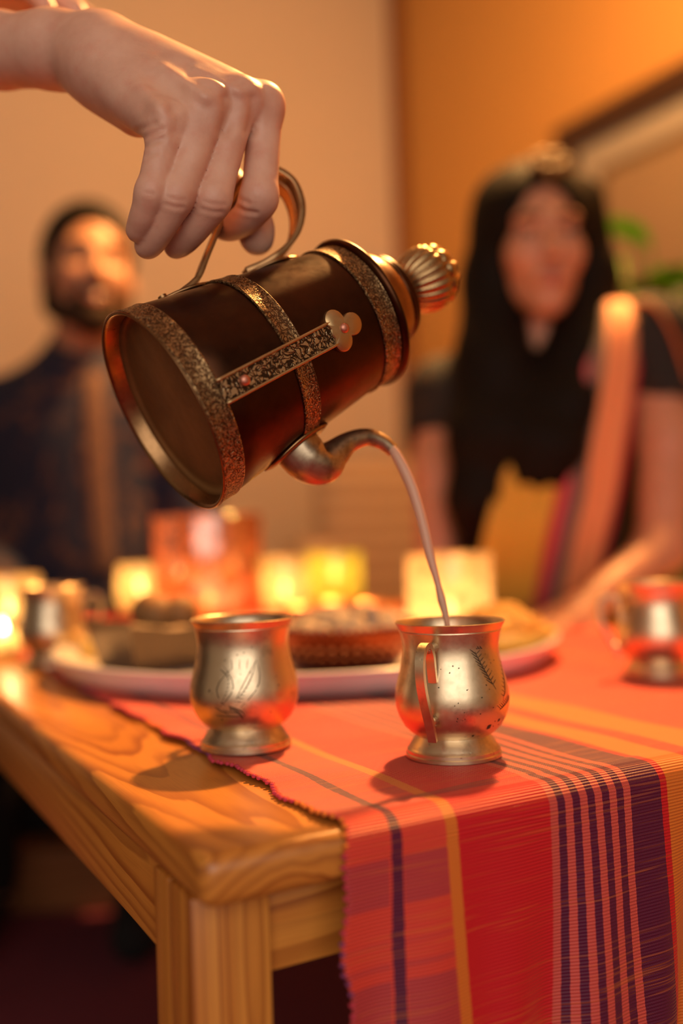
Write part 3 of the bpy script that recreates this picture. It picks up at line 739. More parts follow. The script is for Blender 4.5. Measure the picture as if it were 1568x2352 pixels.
for i, t in enumerate(np.linspace(3.85, 8.3, 12)):
    hw = 1.9 * math.sin(math.pi * min(1, max(0, (i + 0.6) / 12.2))) ** 0.5
    for j, a in enumerate(np.linspace(-hw, hw, 9)):
        r = prr(t) + (0.0022 if 0 < i < 11 else 0.001); f = math.pi + a / 100 / r; V.append((r * math.cos(f), r * math.sin(f), t / 100))
for i in range(11):
    for j in range(8): Fc.append((i * 9 + j, i * 9 + j + 1, (i + 1) * 9 + j + 1, (i + 1) * 9 + j))
pl = mesh('spout_plate', V, Fc, M_HANDLE, spout, sharp=50); s = pl.modifiers.new('thick', 'SOLIDIFY'); s.thickness = 0.0022; s.offset = -1
# handle
hp = catmull([(5.62, 0, 4.6), (5.85, 0, 5.6), (6.15, 0, 6.3), (6.95, 0, 7.3), (8.4, 0, 9.2), (9.9, 0, 11.3), (10.55, 0, 12.8), (10.2, 0, 14.1), (9.2, 0, 14.85), (8.2, 0, 14.85), (7.1, 0, 14.4), (6.05, 0, 13.4), (5.45, 0, 12.1), (5.22, 0, 10.6), (5.32, 0, 9.2)], 7) / 100
nh = len(hp); secs = []
for i in range(nh):
    f = i / (nh - 1); w = 0.0062 if f < 0.32 else 0.0062 + 0.0044 * min(1, (f - 0.32) / 0.2)
    if f > 0.72: w *= 1 - 0.35 * (f - 0.72) / 0.28
    if f > 0.9: w *= 1 - 0.5 * (f - 0.9) / 0.1
    a = 0.0017
    secs.append([(-w, -a), (-0.45 * w, -a), (-0.35 * w, -0.5 * a), (0.35 * w, -0.5 * a), (0.45 * w, -a), (w, -a), (w + 0.0006, 0), (w, a), (0.62 * w, a), (0.55 * w, 0.5 * a), (0.1 * w, 0.5 * a), (0.05 * w, a), (-0.05 * w, a), (-0.1 * w, 0.5 * a), (-0.55 * w, 0.5 * a), (-0.62 * w, a), (-w, a), (-w - 0.0006, 0)])
V, Fc = sweep(hp, secs); handle = mesh('handle', V, Fc, M_HANDLE, pot, sharp=50)
for (t0, t1, w) in ((3.4, 7.2, 1.0), (9.3, 12.7, 1.2)):
    V, Fc = [], []
    for i, t in enumerate(np.linspace(t0, t1, 10)):
        hw = w * (0.45 + 0.55 * math.sin(math.pi * i / 9))
        for a in np.linspace(-hw, hw, 6):
            r = prr(t) + 0.0016 + 0.0012 * math.sin(math.pi * i / 9); f = a / 100 / r; V.append((r * math.cos(f), r * math.sin(f), t / 100))
    for i in range(9):
        for j in range(5): Fc.append((i * 6 + j, i * 6 + j + 1, (i + 1) * 6 + j + 1, (i + 1) * 6 + j))
    hpq = mesh('handle_plate', V, Fc, M_HANDLE, handle, sharp=50); s = hpq.modifiers.new('thick', 'SOLIDIFY'); s.thickness = 0.0018; s.offset = -1
    for t in ((t0 + 0.35,) if t0 < 5 else (t1 - 0.3,)):
        V, Fc = tube([(prr(t) + 0.001, 0, t / 100), (prr(t) + 0.0042, 0, t / 100)], [0.0028, 0.0028], 10, ref=(0, 1, 0)); mesh('rivet', V, Fc, M_HANDLE, handle, sharp=40)
# stream of tea
tip = PC + AX * 0.1150 + HH * -0.0830
pxs = [(897, 1028, 20), (908, 1042, 24), (927, 1078, 26), (946, 1122, 25), (964, 1180, 24), (979, 1240, 23), (988, 1280, 20), (1000, 1322, 15), (1006, 1345, 14), (1014, 1378, 19), (1021, 1405, 15), (1026, 1430, 12), (1031, 1470, 13), (1036, 1540, 14), (1040, 1580, 16)]
d0, d1 = tip[1] - 0.001, cr[1] - 0.004
pts = [px(x, y, d0 + (d1 - d0) * min(1, max(0, (x - 897) / 135))) for x, y, w in pxs]; rad = [w / 2 * 0.61 / FPX for _, _, w in pxs]
pth = catmull(pts, 5); rd = np.interp(np.linspace(0, len(rad) - 1, len(pth)), range(len(rad)), rad)
V, Fc = tube(pth, rd, 16, ref=(0.6, -0.7, 0.2)); st = mesh('tea_stream', V, Fc, M_TEA, None)
tag(st, 'thin milky tea stream falling from the spout into the dented cup', 'tea')

# ------------------------------------------------------------------ pendant lamp over the far side of the table (above the frame)
lampo = empty('pendant_lamp', (LAMP[0], LAMP[1], 0), 0, 'warm pendant lamp hanging above the far side of table', 'lamp')
V, Fc = lathe([(0.15, LAMP[2] + 0.01), (0.13, LAMP[2] + 0.06), (0.07, LAMP[2] + 0.13), (0.02, LAMP[2] + 0.16)], 40)
shade = mesh('lamp_shade', V, Fc, plain('lamp_shade', (0.75, 0.5, 0.25), 0.7), lampo); s_ = shade.modifiers.new('t', 'SOLIDIFY'); s_.thickness = 0.003
V, Fc = tube([(0, 0, LAMP[2] + 0.15), (0, 0, 2.62)], [0.004, 0.004], 8); mesh('cord', V, Fc, M_BLACK, lampo)
V, Fc = tube([(0, 0, LAMP[2] + 0.06), (0, 0, LAMP[2] + 0.16)], [0.016, 0.016], 12); mesh('socket', V, Fc, M_BLACK, lampo)
ld = bpy.data.lights.new('bulb', 'SPOT'); ld.energy = LAMP_POWER; ld.color = LAMP_COLOR; ld.shadow_soft_size = 0.045; ld.spot_size = math.radians(104); ld.spot_blend = 0.45
lo = bpy.data.objects.new('bulb', ld); COL.objects.link(lo); lo.parent = lampo; lo.location = (0, 0, LAMP[2] - 0.01)
lo.rotation_euler = (Vector((0.08, 1.05, 0.5)) - Vector(LAMP)).to_track_quat('-Z', 'Y').to_euler()
lg_ = bpy.data.lights.new('wall_fill', 'POINT'); lg_.energy = 66; lg_.color = (1.0, 0.46, 0.13); lg_.shadow_soft_size = 0.15  # added point fill that warms the walls, set just under the shade
lgo = bpy.data.objects.new('wall_fill', lg_); COL.objects.link(lgo); lgo.parent = lampo; lgo.location = (0, 0, LAMP[2] - 0.04)

# ------------------------------------------------------------------ the person pouring (right hand on the pot handle)
def pt3(L): return [px(*q) for q in L]
def pour_hand():
    lo = px(-30, 640, 0.50) - 0.02; hi = px(760, -60, 0.70) + 0.02
    lo = np.array([-0.262, 0.515, 0.765]); hi = np.array([-0.020, 0.712, 1.000])
    Fd = Field(lo, hi, 0.00125)
    # wrist and back of the hand
    wr = px(200, 122, 0.610)
    Fd.chain(pt3([(-150, 112, 0.670), (0, 116, 0.640), (120, 118, 0.620), (200, 122, 0.610)]), [0.0238, 0.0228, 0.0216, 0.0216], 0.006)
    Fd.add(seg(px(130, 105, 0.630), px(215, 130, 0.618), 0.0212, 0.0205), 0.010)
    mcp = {'i': px(604, 246, 0.590), 'm': px(549, 234, 0.578), 'r': px(474, 247, 0.564), 'p': px(383, 288, 0.553)}
    # metacarpals
    for k, b, r0, r1 in (('i', px(250, 112, 0.618), 0.017, 0.0112), ('m', px(240, 118, 0.606), 0.0185, 0.0116), ('r', px(240, 140, 0.597), 0.019, 0.0118), ('p', px(242, 170, 0.590), 0.0195, 0.0125)):
        Fd.add(seg(b, mcp[k], r0, r1), 0.014)
    Fd.add(seg(px(225, 160, 0.605), px(318, 262, 0.590), 0.021, 0.0130), 0.012)     # hypothenar edge
    Fd.add(seg(px(320, 160, 0.600), px(500, 235, 0.592), 0.016, 0.0125), 0.014)     # palm body
    Fd.add(seg(px(300, 170, 0.618), px(480, 290, 0.612), 0.018, 0.0130), 0.014)
    # knuckle heads and tendons
    for k, r in (('i', 0.0108), ('m', 0.0112), ('r', 0.0114), ('p', 0.0088)):
        Fd.add(ell(mcp[k] + np.array([0, -0.0022, 0.0022]), (r, r, r)), 0.005)
    for a, b, ra in (((330, 150, 0.582), (474, 228, 0.5525), 0.0022), ((360, 118, 0.590), (545, 208, 0.5665), 0.0022), ((360, 96, 0.603), (600, 216, 0.580), 0.0020), ((300, 190, 0.575), (372, 262, 0.5425), 0.0018)):
        Fd.add(seg(px(*a), px(*b), ra, ra + 0.0006), 0.006)
    palm = Fd
    fingers = []
    # index: down, then folding back behind the handle bar
    fingers.append((pt3([(604, 246, 0.590), (603, 330, 0.588), (598, 410, 0.583), (594, 458, 0.581)]), [0.0112, 0.0102, 0.0102, 0.0106]))
    fingers[-1] = (fingers[-1][0] + pt3([(566, 500, 0.590), (530, 522, 0.603), (505, 520, 0.613)]), fingers[-1][1] + [0.0092, 0.0080, 0.0072])
    # middle
    fingers.append((pt3([(549, 234, 0.578), (530, 310, 0.572), (508, 390, 0.566), (487, 462, 0.562), (452, 514, 0.568), (424, 548, 0.576), (404, 566, 0.582)]), [0.0114, 0.0095, 0.0095, 0.0100, 0.0090, 0.0083, 0.0073]))
    # ring
    fingers.append((pt3([(474, 247, 0.564), (455, 318, 0.559), (428, 392, 0.554), (402, 456, 0.551), (372, 512, 0.557), (350, 550, 0.564), (338, 566, 0.568)]), [0.0116, 0.0097, 0.0094, 0.0096, 0.0088, 0.0081, 0.0072]))
    # little
    fingers.append((pt3([(383, 288, 0.553), (370, 350, 0.549), (356, 408, 0.546), (346, 446, 0.545), (330, 492, 0.550), (320, 520, 0.556), (315, 532, 0.559)]), [0.0104, 0.0088, 0.0082, 0.0079, 0.0073, 0.0067, 0.0060]))
    # thumb: from the far side of the palm, pad pressing inside the handle loop
    fingers.append((pt3([(300, 190, 0.632), (400, 300, 0.640), (500, 400, 0.632), (556, 470, 0.622), (584, 520, 0.615), (590, 548, 0.612)]), [0.0180, 0.0150, 0.0125, 0.0122, 0.0120, 0.0102]))
    out = None
    for i, (P, Rr) in enumerate(fingers):
        G = palm.like(); Pc = catmull(P, 4); Rc = np.interp(np.linspace(0, len(Rr) - 1, len(Pc)), range(len(Rr)), Rr); G.chain(Pc, list(Rc), 0.0012)
        if i < 4:
            k = 3       # knuckle swelling and creases at the middle joint
            G.add(ell(P[k] + np.array([0, -0.0012, 0.0005]), (Rr[k] * 0.98,) * 3), 0.005)
        T = palm.copy().union(G, 0.0075 if i < 4 else 0.012)
        if out is None: out = T
        else: out.D = np.minimum(out.D, T.D)
    # webs between neighbouring fingers stay tight: tiny smoothing happens on the mesh
    return out.nets(2)
HV, HQ = pour_hand()
def sculpt(V, Q, lines):
    """press creases / raise tendons on the side of the skin that faces the photographer"""
    n = np.zeros_like(V); a = V[Q[:, 1]] - V[Q[:, 0]]; b = V[Q[:, 3]] - V[Q[:, 0]]; fn = np.cross(a, b)
    for k in range(4): np.add.at(n, Q[:, k], fn)
    n /= np.linalg.norm(n, axis=1)[:, None] + 1e-12
    d = V - CAMP; z = d @ FW; P = np.stack([784 + FPX * (d @ RI) / z, 1176 - FPX * (d @ UP) / z], 1)
    if ((n * (V - V.mean(0))).sum(1) > 0).mean() < 0.5: n = -n
    front = np.clip(-(n * d).sum(1) / np.linalg.norm(d, axis=1) * 2.5, 0, 1)
    off = np.zeros(len(V))
    for pts, depth, w in lines:
        best = np.full(len(V), 1e9)
        for p, q in zip(pts, pts[1:]):
            p, q = np.array(p, float), np.array(q, float); e = q - p; t = np.clip(((P - p) @ e) / (e @ e), 0, 1)
            taper = 1.0; best = np.minimum(best, np.linalg.norm(P - p - t[:, None] * e, axis=1))
        g = np.exp(-(best / w) ** 2); ridge = np.exp(-((best - 2.1 * w) / w) ** 2)
        off += depth * (g - 0.35 * ridge)
    return V + n * (off * front)[:, None]
HV = sculpt(HV, HQ, [
    ([(318, 300), (336, 292), (356, 284)], -0.0007, 6), ([(326, 318), (346, 308), (372, 298)], -0.0008, 6), ([(334, 336), (354, 326), (374, 318)], -0.0006, 6), ([(338, 358), (360, 348)], -0.0005, 6),
    ([(404, 246), (414, 268), (408, 300)], -0.0015, 16), ([(520, 226), (524, 258), (516, 300)], -0.0014, 12), ([(581, 226), (582, 262), (574, 300)], -0.0014, 11),
    ([(380, 160), (430, 194), (472, 224)], 0.0012, 12), ([(450, 160), (510, 190), (548, 210)], 0.0010, 10), ([(340, 176), (388, 214), (400, 240)], -0.0010, 18), ([(322, 196), (364, 244)], 0.0007, 14),
    ([(472, 464), (492, 470), (514, 470)], -0.0003, 5), ([(464, 480), (488, 487), (510, 487)], -0.0004, 5), ([(388, 454), (408, 460), (424, 460)], -0.0003, 5), ([(382, 470), (402, 476), (418, 476)], -0.0004, 5),
    ([(332, 442), (350, 446)], -0.0003, 5), ([(540, 474), (562, 485), (588, 489)], -0.0007, 5), ([(546, 456), (570, 466)], -0.0005, 5)])
# the rest of the pourer: forearm, torso, head, other arm, legs (beyond the left edge of the frame)
def pour_body():
    Fd = Field((-1.0, 0.40, -0.02), (-0.10, 1.18, 1.74), 0.009)
    el = np.array([-0.46, 0.735, 0.985]); sh = np.array([-0.62, 0.60, 1.33]); sl = np.array([-0.62, 0.92, 1.33])
    Fd.chain([px(-40, 113, 0.648), px(-160, 112, 0.672), el + np.array([0.02, 0, 0.003]), sh], [0.0240, 0.027, 0.038, 0.050], 0.012)
    Fd.add(seg((-0.62, 0.66, 1.32), (-0.62, 0.86, 1.32), 0.085, 0.085), 0.05)
    Fd.add(ell((-0.63, 0.76, 1.18), (0.11, 0.165, 0.20)), 0.05); Fd.add(ell((-0.63, 0.76, 0.98), (0.105, 0.15, 0.16)), 0.05)
    for y in (0.67, 0.85): Fd.chain([(-0.63, y, 0.90), (-0.62, y, 0.48), (-0.645, y, 0.07), (-0.56, y, 0.03)], [0.088, 0.058, 0.042, 0.034], 0.03)
    Fd.add(seg((-0.62, 0.76, 1.36), (-0.60, 0.76, 1.47), 0.055, 0.052), 0.03); Fd.add(ell((-0.595, 0.76, 1.575), (0.098, 0.077, 0.118)), 0.02)
    Fd.add(seg((-0.51, 0.76, 1.58), (-0.485, 0.76, 1.55), 0.010, 0.013), 0.012)
    e2 = np.array([-0.50, 1.00, 1.07]); w2 = px(-190, -26, 0.79)
    Fd.chain([sl, e2, w2 + np.array([-0.07, 0.02, 0.0]), w2], [0.050, 0.038, 0.030, 0.026], 0.015)
    return Fd.nets(1)
def relaxed_hand(wrist, direc, palm_n, h=0.0022, s=1.0, curl=0.5, side=1):
    """a relaxed hand: palm, four unequal fingers bending towards palm_n, thumb from the side"""
    d = np.asarray(direc, float); d /= np.linalg.norm(d); n = np.asarray(palm_n, float); n = n - (n @ d) * d; n /= np.linalg.norm(n); c = np.cross(d, n) * side
    W = lambda a, b, e: np.asarray(wrist) + s * (a * d + b * c + e * n)
    lo = np.min([W(a, b, e) for a in (-0.05, 0.20) for b in (-0.08, 0.08) for e in (-0.05, 0.11)], 0) - 0.01; hi = np.max([W(a, b, e) for a in (-0.05, 0.20) for b in (-0.08, 0.08) for e in (-0.05, 0.11)], 0) + 0.01
    P = Field(lo, hi, h); bs = (0.030, 0.010, -0.011, -0.031)
    P.add(seg(W(-0.04, 0, 0), W(0.01, 0, 0), 0.025 * s, 0.024 * s), 0.01)
    for b in bs: P.add(seg(W(0.0, b * 0.5, 0), W(0.092 - abs(b) * 0.2, b, 0), 0.018 * s, 0.0115 * s), 0.012)
    out = None
    for b, L in zip(bs, (0.92, 1.0, 0.94, 0.74)):
        x, e, a = 0.092 - abs(b) * 0.2, 0.0, 0.25 * curl; pts = [W(x, b, 0)]
        for l in (0.044, 0.027, 0.021):
            x += l * L * math.cos(a); e += l * L * math.sin(a); pts.append(W(x, b * 1.05, e)); a += 0.85 * curl
        G = P.like().chain(pts, [0.0100 * s, 0.0088 * s, 0.0080 * s, 0.0068 * s], 0.003); T = P.copy().union(G, 0.006)
        if out is None: out = T
        else: out.D = np.minimum(out.D, T.D)
    G = P.like().chain([W(0.015, 0.022, 0.008), W(0.05, 0.048, 0.020), W(0.078, 0.056, 0.030), W(0.100, 0.056, 0.036)], [0.016 * s, 0.0115 * s, 0.0098 * s, 0.0080 * s], 0.004)
    T = P.copy().union(G, 0.010); out.D = np.minimum(out.D, T.D)
    return out.nets(1)
PBV, PBQ = pour_body()
w2 = px(-190, -26, 0.79); tipdir = px(170, -14, 0.75) - w2
LHV, LHQ = relaxed_hand(w2, tipdir, (0.05, 0.1, -1), 0.0022, 1.0, 0.45, 1)
pourer = empty('person', (-0.62, 0.76, 0), 0, 'person reaching in to pour, bare right hand gripping the pot handle', 'person')
V, Fc = join((HV, HQ), (PBV, PBQ), (LHV, LHQ)); mesh('body', V, Fc, M_SKIN, pourer, world=True)
# tunic and trousers of the pourer
Fd = Field((-1.02, 0.36, 0.05), (-0.30, 1.20, 1.46), 0.010)
Fd.add(seg((-0.62, 0.66, 1.32), (-0.62, 0.86, 1.32), 0.096, 0.096), 0.05); Fd.add(ell((-0.63, 0.76, 1.18), (0.122, 0.178, 0.21)), 0.05); Fd.add(ell((-0.63, 0.76, 0.92), (0.125, 0.17, 0.22)), 0.05)
Fd.chain([(-0.62, 0.62, 1.33), (-0.55, 0.66, 1.18)], [0.066, 0.060], 0.03); Fd.chain([(-0.62, 0.91, 1.33), (-0.56, 0.955, 1.20)], [0.066, 0.060], 0.03)
V, Fc = Fd.nets(1); mesh('tunic', V, Fc, M_NAVY, pourer, world=True)
Fd = Field((-0.80, 0.52, 0.05), (-0.48, 1.00, 0.98), 0.010)
for y in (0.67, 0.85): Fd.chain([(-0.63, y, 0.90), (-0.62, y, 0.48), (-0.645, y, 0.10)], [0.105, 0.075, 0.062], 0.03)
V, Fc = Fd.nets(1); mesh('trousers', V, Fc, M_BLACK, pourer, world=True)
Fd = Field((-0.72, 0.64, 1.46), (-0.46, 0.88, 1.72), 0.006)
Fd.add(ell((-0.612, 0.76, 1.600), (0.105, 0.088, 0.112))); Fd.add(half((-0.535, 0.76, 1.60), (1, 0, -0.45)), 0.01, 'i')
V, Fc = Fd.nets(1); mesh('hair', V, Fc, M_HAIR, pourer, world=True)

# ------------------------------------------------------------------ heads and seated people
def head_fields(ctr, yaw, pitch, roll, s=1.0, h=0.0032, smile=0.0):
    """returns helpers and fields; local axes: x to the picture's right, y out of the face, z up"""
    cy, sy = math.cos(yaw), math.sin(yaw)
    Mz = np.array([[cy, -sy, 0], [sy, cy, 0], [0, 0, 1]])
    Mx = np.array([[1, 0, 0], [0, math.cos(pitch), -math.sin(pitch)], [0, math.sin(pitch), math.cos(pitch)]])
    My = np.array([[math.cos(roll), 0, math.sin(roll)], [0, 1, 0], [-math.sin(roll), 0, math.cos(roll)]])
    base = np.array([[1, 0, 0], [0, -1, 0], [0, 0, 1]], float)       # local y (face) -> world -y
    M = Mz @ Mx @ My @ base
    W = lambda *q: np.asarray(ctr) + s * (M @ np.array(q, float))
    E = lambda c, r: ell(W(*c), np.array(r) * s, M)
    S = lambda a, b, ra, rb: seg(W(*a), W(*b), ra * s, rb * s)
    return W, E, S, M
def face(Fd, E, S, w=1.0):
    Fd.add(E((0, -0.014, 0.030), (0.074 * w, 0.094, 0.090)), 0.02); Fd.add(E((0, 0.026, -0.022), (0.060 * w, 0.062, 0.086)), 0.02)
    for q in (-1, 1):
        Fd.add(S((0, 0.050, -0.092), (q * 0.046 * w, -0.005, -0.062), 0.024, 0.026), 0.02)
        Fd.add(E((q * 0.036 * w, 0.055, -0.026), (0.026, 0.026, 0.026)), 0.02)
        Fd.add(E((q * 0.077 * w, -0.012, -0.012), (0.010, 0.020, 0.032)), 0.006)
        Fd.add(S((q * 0.012, 0.082, 0.024), (q * 0.042, 0.070, 0.026), 0.010, 0.009), 0.012)
    Fd.add(E((0, 0.062, -0.098), (0.022, 0.020, 0.020)), 0.015)
    for q in (-1, 1): Fd.add(E((q * 0.032, 0.094, 0.002), (0.017, 0.014, 0.012)), 0.010, 's')
    Fd.add(S((0, 0.082, 0.012), (0, 0.106, -0.032), 0.0085, 0.0120), 0.010)
    for q in (-1, 1): Fd.add(E((q * 0.0115, 0.097, -0.037), (0.0085, 0.0085, 0.0075)), 0.006)
    Fd.add(S((-0.018, 0.084, -0.066), (0.018, 0.084, -0.066), 0.010, 0.010), 0.012)
def face_parts(parent, W, E, S, h, smile):
    lo = W(0, 0.08, 0) - 0.09; hi = W(0, 0.08, 0) + 0.09
    F2 = Field(lo, hi, h)
    up = 0.010 if smile else 0.0
    for q in (-1, 1):
        F2.add(S((q * 0.022, 0.0820, -0.064 + up), (0, 0.0925, -0.0615), 0.0034, 0.0052), 0.003)
    low = -0.0725 - (0.006 if smile else 0)
    for q in (-1, 1):
        F2.add(S((q * 0.020, 0.0820, -0.066 + up), (0, 0.0910, low), 0.0034, 0.0062), 0.003)
    V, Fc = F2.nets(1); mesh('lips', V, Fc, M_LIP, parent, world=True)
    if smile:
        F2 = Field(lo, hi, h)
        for q in (-1, 1): F2.add(S((q * 0.019, 0.0850, -0.0635 + up * 0.6), (0, 0.0935, -0.0690), 0.0036, 0.0048), 0.003)
        V, Fc = F2.nets(1); mesh('teeth', V, Fc, M_TOOTH, parent, world=True)
    for q in (-1, 1):
        F2 = Field(lo, hi, h); F2.add(E((q * 0.032, 0.0735, 0.0005), (0.0130, 0.0110, 0.0066))); V, Fc = F2.nets(1); e = mesh('eye', V, Fc, M_EYE, parent, world=True)
        F2 = Field(lo, hi, h); F2.add(E((q * 0.032, 0.0722, 0.0018), (0.0158, 0.0104, 0.0082))); V, Fc = F2.nets(1); mesh('eyelid', V, Fc, M_LID, e, world=True)
        F2 = Field(lo, hi, h * 0.7); F2.add(E((q * 0.032, 0.0825, 0.0008), (0.0056, 0.0030, 0.0056))); V, Fc = F2.nets(0); mesh('iris', V, Fc, M_IRIS, e, world=True)
        F2 = Field(lo, hi, h); F2.chain([W(q * 0.014, 0.089, 0.024), W(q * 0.030, 0.087, 0.029), W(q * 0.048, 0.074, 0.024)], [0.0042, 0.0045, 0.0028], 0.003); V, Fc = F2.nets(1); mesh('eyebrow', V, Fc, M_BEARD, parent, world=True)

# ---- the smiling man
hc = px(203, 628, 1.885)
W_, E_, S_, M_ = head_fields(hc, math.radians(24), math.radians(-4), math.radians(4), 1.02)
man = empty('person', (hc[0], hc[1] + 0.05, 0), 0, 'smiling bearded man in dark printed kurta sitting behind the candles', 'person')
def torso_man(g):
    F1 = Field((hc[0] - 0.42, 1.42, 0.02), (hc[0] + 0.44, 2.22, 1.30), 0.0075)
    sl, sr = px(-10, 962, 1.94) , px(392, 962, 1.93)
    F1.add(seg(px(192, 800, 1.925), px(186, 890, 1.945), 0.054 + g, 0.062 + g), 0.03)
    F1.add(seg(px(186, 905, 1.945), sl, 0.068 + g, 0.060 + g), 0.05); F1.add(seg(px(186, 905, 1.945), sr, 0.068 + g, 0.060 + g), 0.05)
    F1.add(ell(px(190, 1050, 1.94), (0.175 + g, 0.115 + g, 0.17 + g)), 0.06); F1.add(ell(px(196, 1260, 1.935), (0.160 + g, 0.118 + g, 0.19 + g)), 0.06)
    F1.add(ell(px(200, 1450, 1.95), (0.17 + g, 0.13 + g, 0.12 + g)), 0.06)
    el, er = px(-70, 1265, 1.90), px(462, 1265, 1.89); wl, wr2 = px(60, 1440, 1.66), px(330, 1440, 1.66)
    F1.chain([sl, el, wl], [0.056 + g, 0.043 + g, 0.030 + g], 0.03); F1.chain([sr, er, wr2], [0.056 + g, 0.043 + g, 0.030 + g], 0.03)
    return F1, wl, wr2
F1, wl, wr2 = torso_man(0.0)
for x in (-70, 330): F1.chain([px(x + (200 - x) * .45, 1480, 1.95), px(x - 10, 1475, 1.58) , np.array([px(x - 10, 1475, 1.60)[0], 1.64, 0.06]), np.array([px(x - 10, 1475, 1.60)[0], 1.55, 0.035])], [0.082, 0.060, 0.042, 0.034], 0.03)
bodyM = F1.nets(1)
Fh = Field(hc - 0.16, hc + np.array([0.15, 0.16, 0.17]), 0.0032); face(Fh, E_, S_, 1.02); Fh.add(seg(W_(0, -0.02, -0.07), px(188, 850, 1.935), 0.054, 0.056), 0.02)
headM = Fh.nets(1)
h1 = relaxed_hand(wl, px(110, 1470, 1.60) - wl, (0, 0, -1), 0.003, 1.0, 0.3, 1); h2 = relaxed_hand(wr2, px(290, 1470, 1.60) - wr2, (0, 0, -1), 0.003, 1.0, 0.3, -1)
V, Fc = join(bodyM, headM, h1, h2); mesh('body', V, Fc, M_SKIN_M, man, world=True)
face_parts(man, W_, E_, S_, 0.0026, 1.0)
Fh = Field(hc - 0.16, hc + np.array([0.15, 0.16, 0.17]), 0.0035); Fh.add(E_((0, -0.020, 0.036), (0.088, 0.106, 0.106)), 0.0); Fh.add(half(W_(0, 0.074, 0.080), W_(0, 1, -0.62) - W_(0, 0, 0)), 0.012, 'i'); Fh.add(half(W_(0, 0, -0.02), W_(0, 0.25, -1) - W_(0, 0, 0)), 0.012, 'i')
V, Fc = Fh.nets(1); mesh('hair', V, Fc, M_HAIR, man, world=True)
Fh = Field(hc - 0.16, hc + np.array([0.15, 0.16, 0.17]), 0.0035)
for q in (-1, 1):
    Fh.add(S_((0, 0.054, -0.096), (q * 0.049, -0.003, -0.062), 0.032, 0.030), 0.015); Fh.add(S_((q * 0.049, -0.003, -0.062), (q * 0.070, -0.010, 0.005), 0.030, 0.016), 0.015)
    Fh.add(S_((0, 0.096, -0.052), (q * 0.026, 0.083, -0.058), 0.0085, 0.008), 0.008); Fh.add(S_((q * 0.027, 0.080, -0.060), (q * 0.028, 0.062, -0.09), 0.011, 0.018), 0.008)
Fh.add(E_((0, 0.066, -0.104), (0.032, 0.028, 0.026)), 0.015); Fh.add(E_((0, 0.104, -0.068), (0.025, 0.026, 0.013)), 0.004, 's')
V, Fc = Fh.nets(1); mesh('beard', V, Fc, M_BEARD, man, world=True)
FK, _, _ = torso_man(0.012)
FK.add(seg(px(196, 740, 1.90), px(186, 880, 1.94), 0.058, 0.060), 0.006, 's')
for w, e in ((wl, px(-70, 1265, 1.90)), (wr2, px(462, 1265, 1.89))): FK.add(ell(w + (w - e) * 0.10, (0.045, 0.045, 0.045)), 0.006, 's')
V, Fc = FK.nets(1); kurta = mesh('kurta', V, Fc, M_KURTA, man, world=True)
FP, _, _ = torso_man(0.0165)
a0, a1 = px(203, 880, 1.80), px(238, 1320, 1.80); dv = a1 - a0; side = np.array([-dv[2], 0, dv[0]]); side /= np.linalg.norm(side)
FP.add(half(a0 + side * 0.021, side), 0, 'i'); FP.add(half(a0 - side * 0.021, -side), 0, 'i'); FP.add(half((0, 1.88, 0), (0, 1, 0)), 0, 'i'); FP.add(half(a1, (0, 0, -1)), 0, 'i'); FP.add(half(px(200, 868, 1.9), (0, 0, 1)), 0, 'i')
V, Fc = FP.nets(1); mesh('placket', V, Fc, M_PLACKET, kurta, world=True)
FC = Field(hc - np.array([0.12, 0.10, 0.32]), hc + np.array([0.12, 0.20, -0.06]), 0.005); FC.add(seg(px(190, 825, 1.935), px(186, 900, 1.95), 0.064, 0.078), 0.0); FC.add(half(px(189, 838, 1.93), (0.05, -0.35, 1)), 0.004, 'i')
FC.add(seg(px(190, 780, 1.925), px(187, 850, 1.94), 0.056, 0.058), 0.003, 's')
V, Fc = FC.nets(1); mesh('collar', V, Fc, M_NAVY, kurta, world=True)
FT = Field((hc[0] - 0.40, 1.40, 0.05), (hc[0] + 0.34, 2.12, 0.60), 0.009)
for x in (-70, 330): FT.chain([px(x + (200 - x) * .45, 1480, 1.95), px(x - 10, 1475, 1.58), np.array([px(x - 10, 1475, 1.60)[0], 1.64, 0.09])], [0.098, 0.076, 0.060], 0.03)
FT.add(ell(px(200, 1480, 1.96), (0.19, 0.15, 0.11)), 0.04)
V, Fc = FT.nets(1); mesh('trousers', V, Fc, M_BLACK, man, world=True)
for x in (-70, 330):
    fx = px(x - 10, 1475, 1.60)[0]; FS = Field((fx - 0.07, 1.44, 0.0), (fx + 0.07, 1.74, 0.14), 0.005)
    FS.chain([(fx, 1.66, 0.05), (fx, 1.58, 0.042), (fx, 1.50, 0.036)], [0.048, 0.044, 0.036], 0.02); FS.add(half((0, 0, 0.004), (0, 0, -1)), 0.002, 'i'); V, Fc = FS.nets(1); mesh('shoe', V, Fc, M_BLACK, man, world=True)

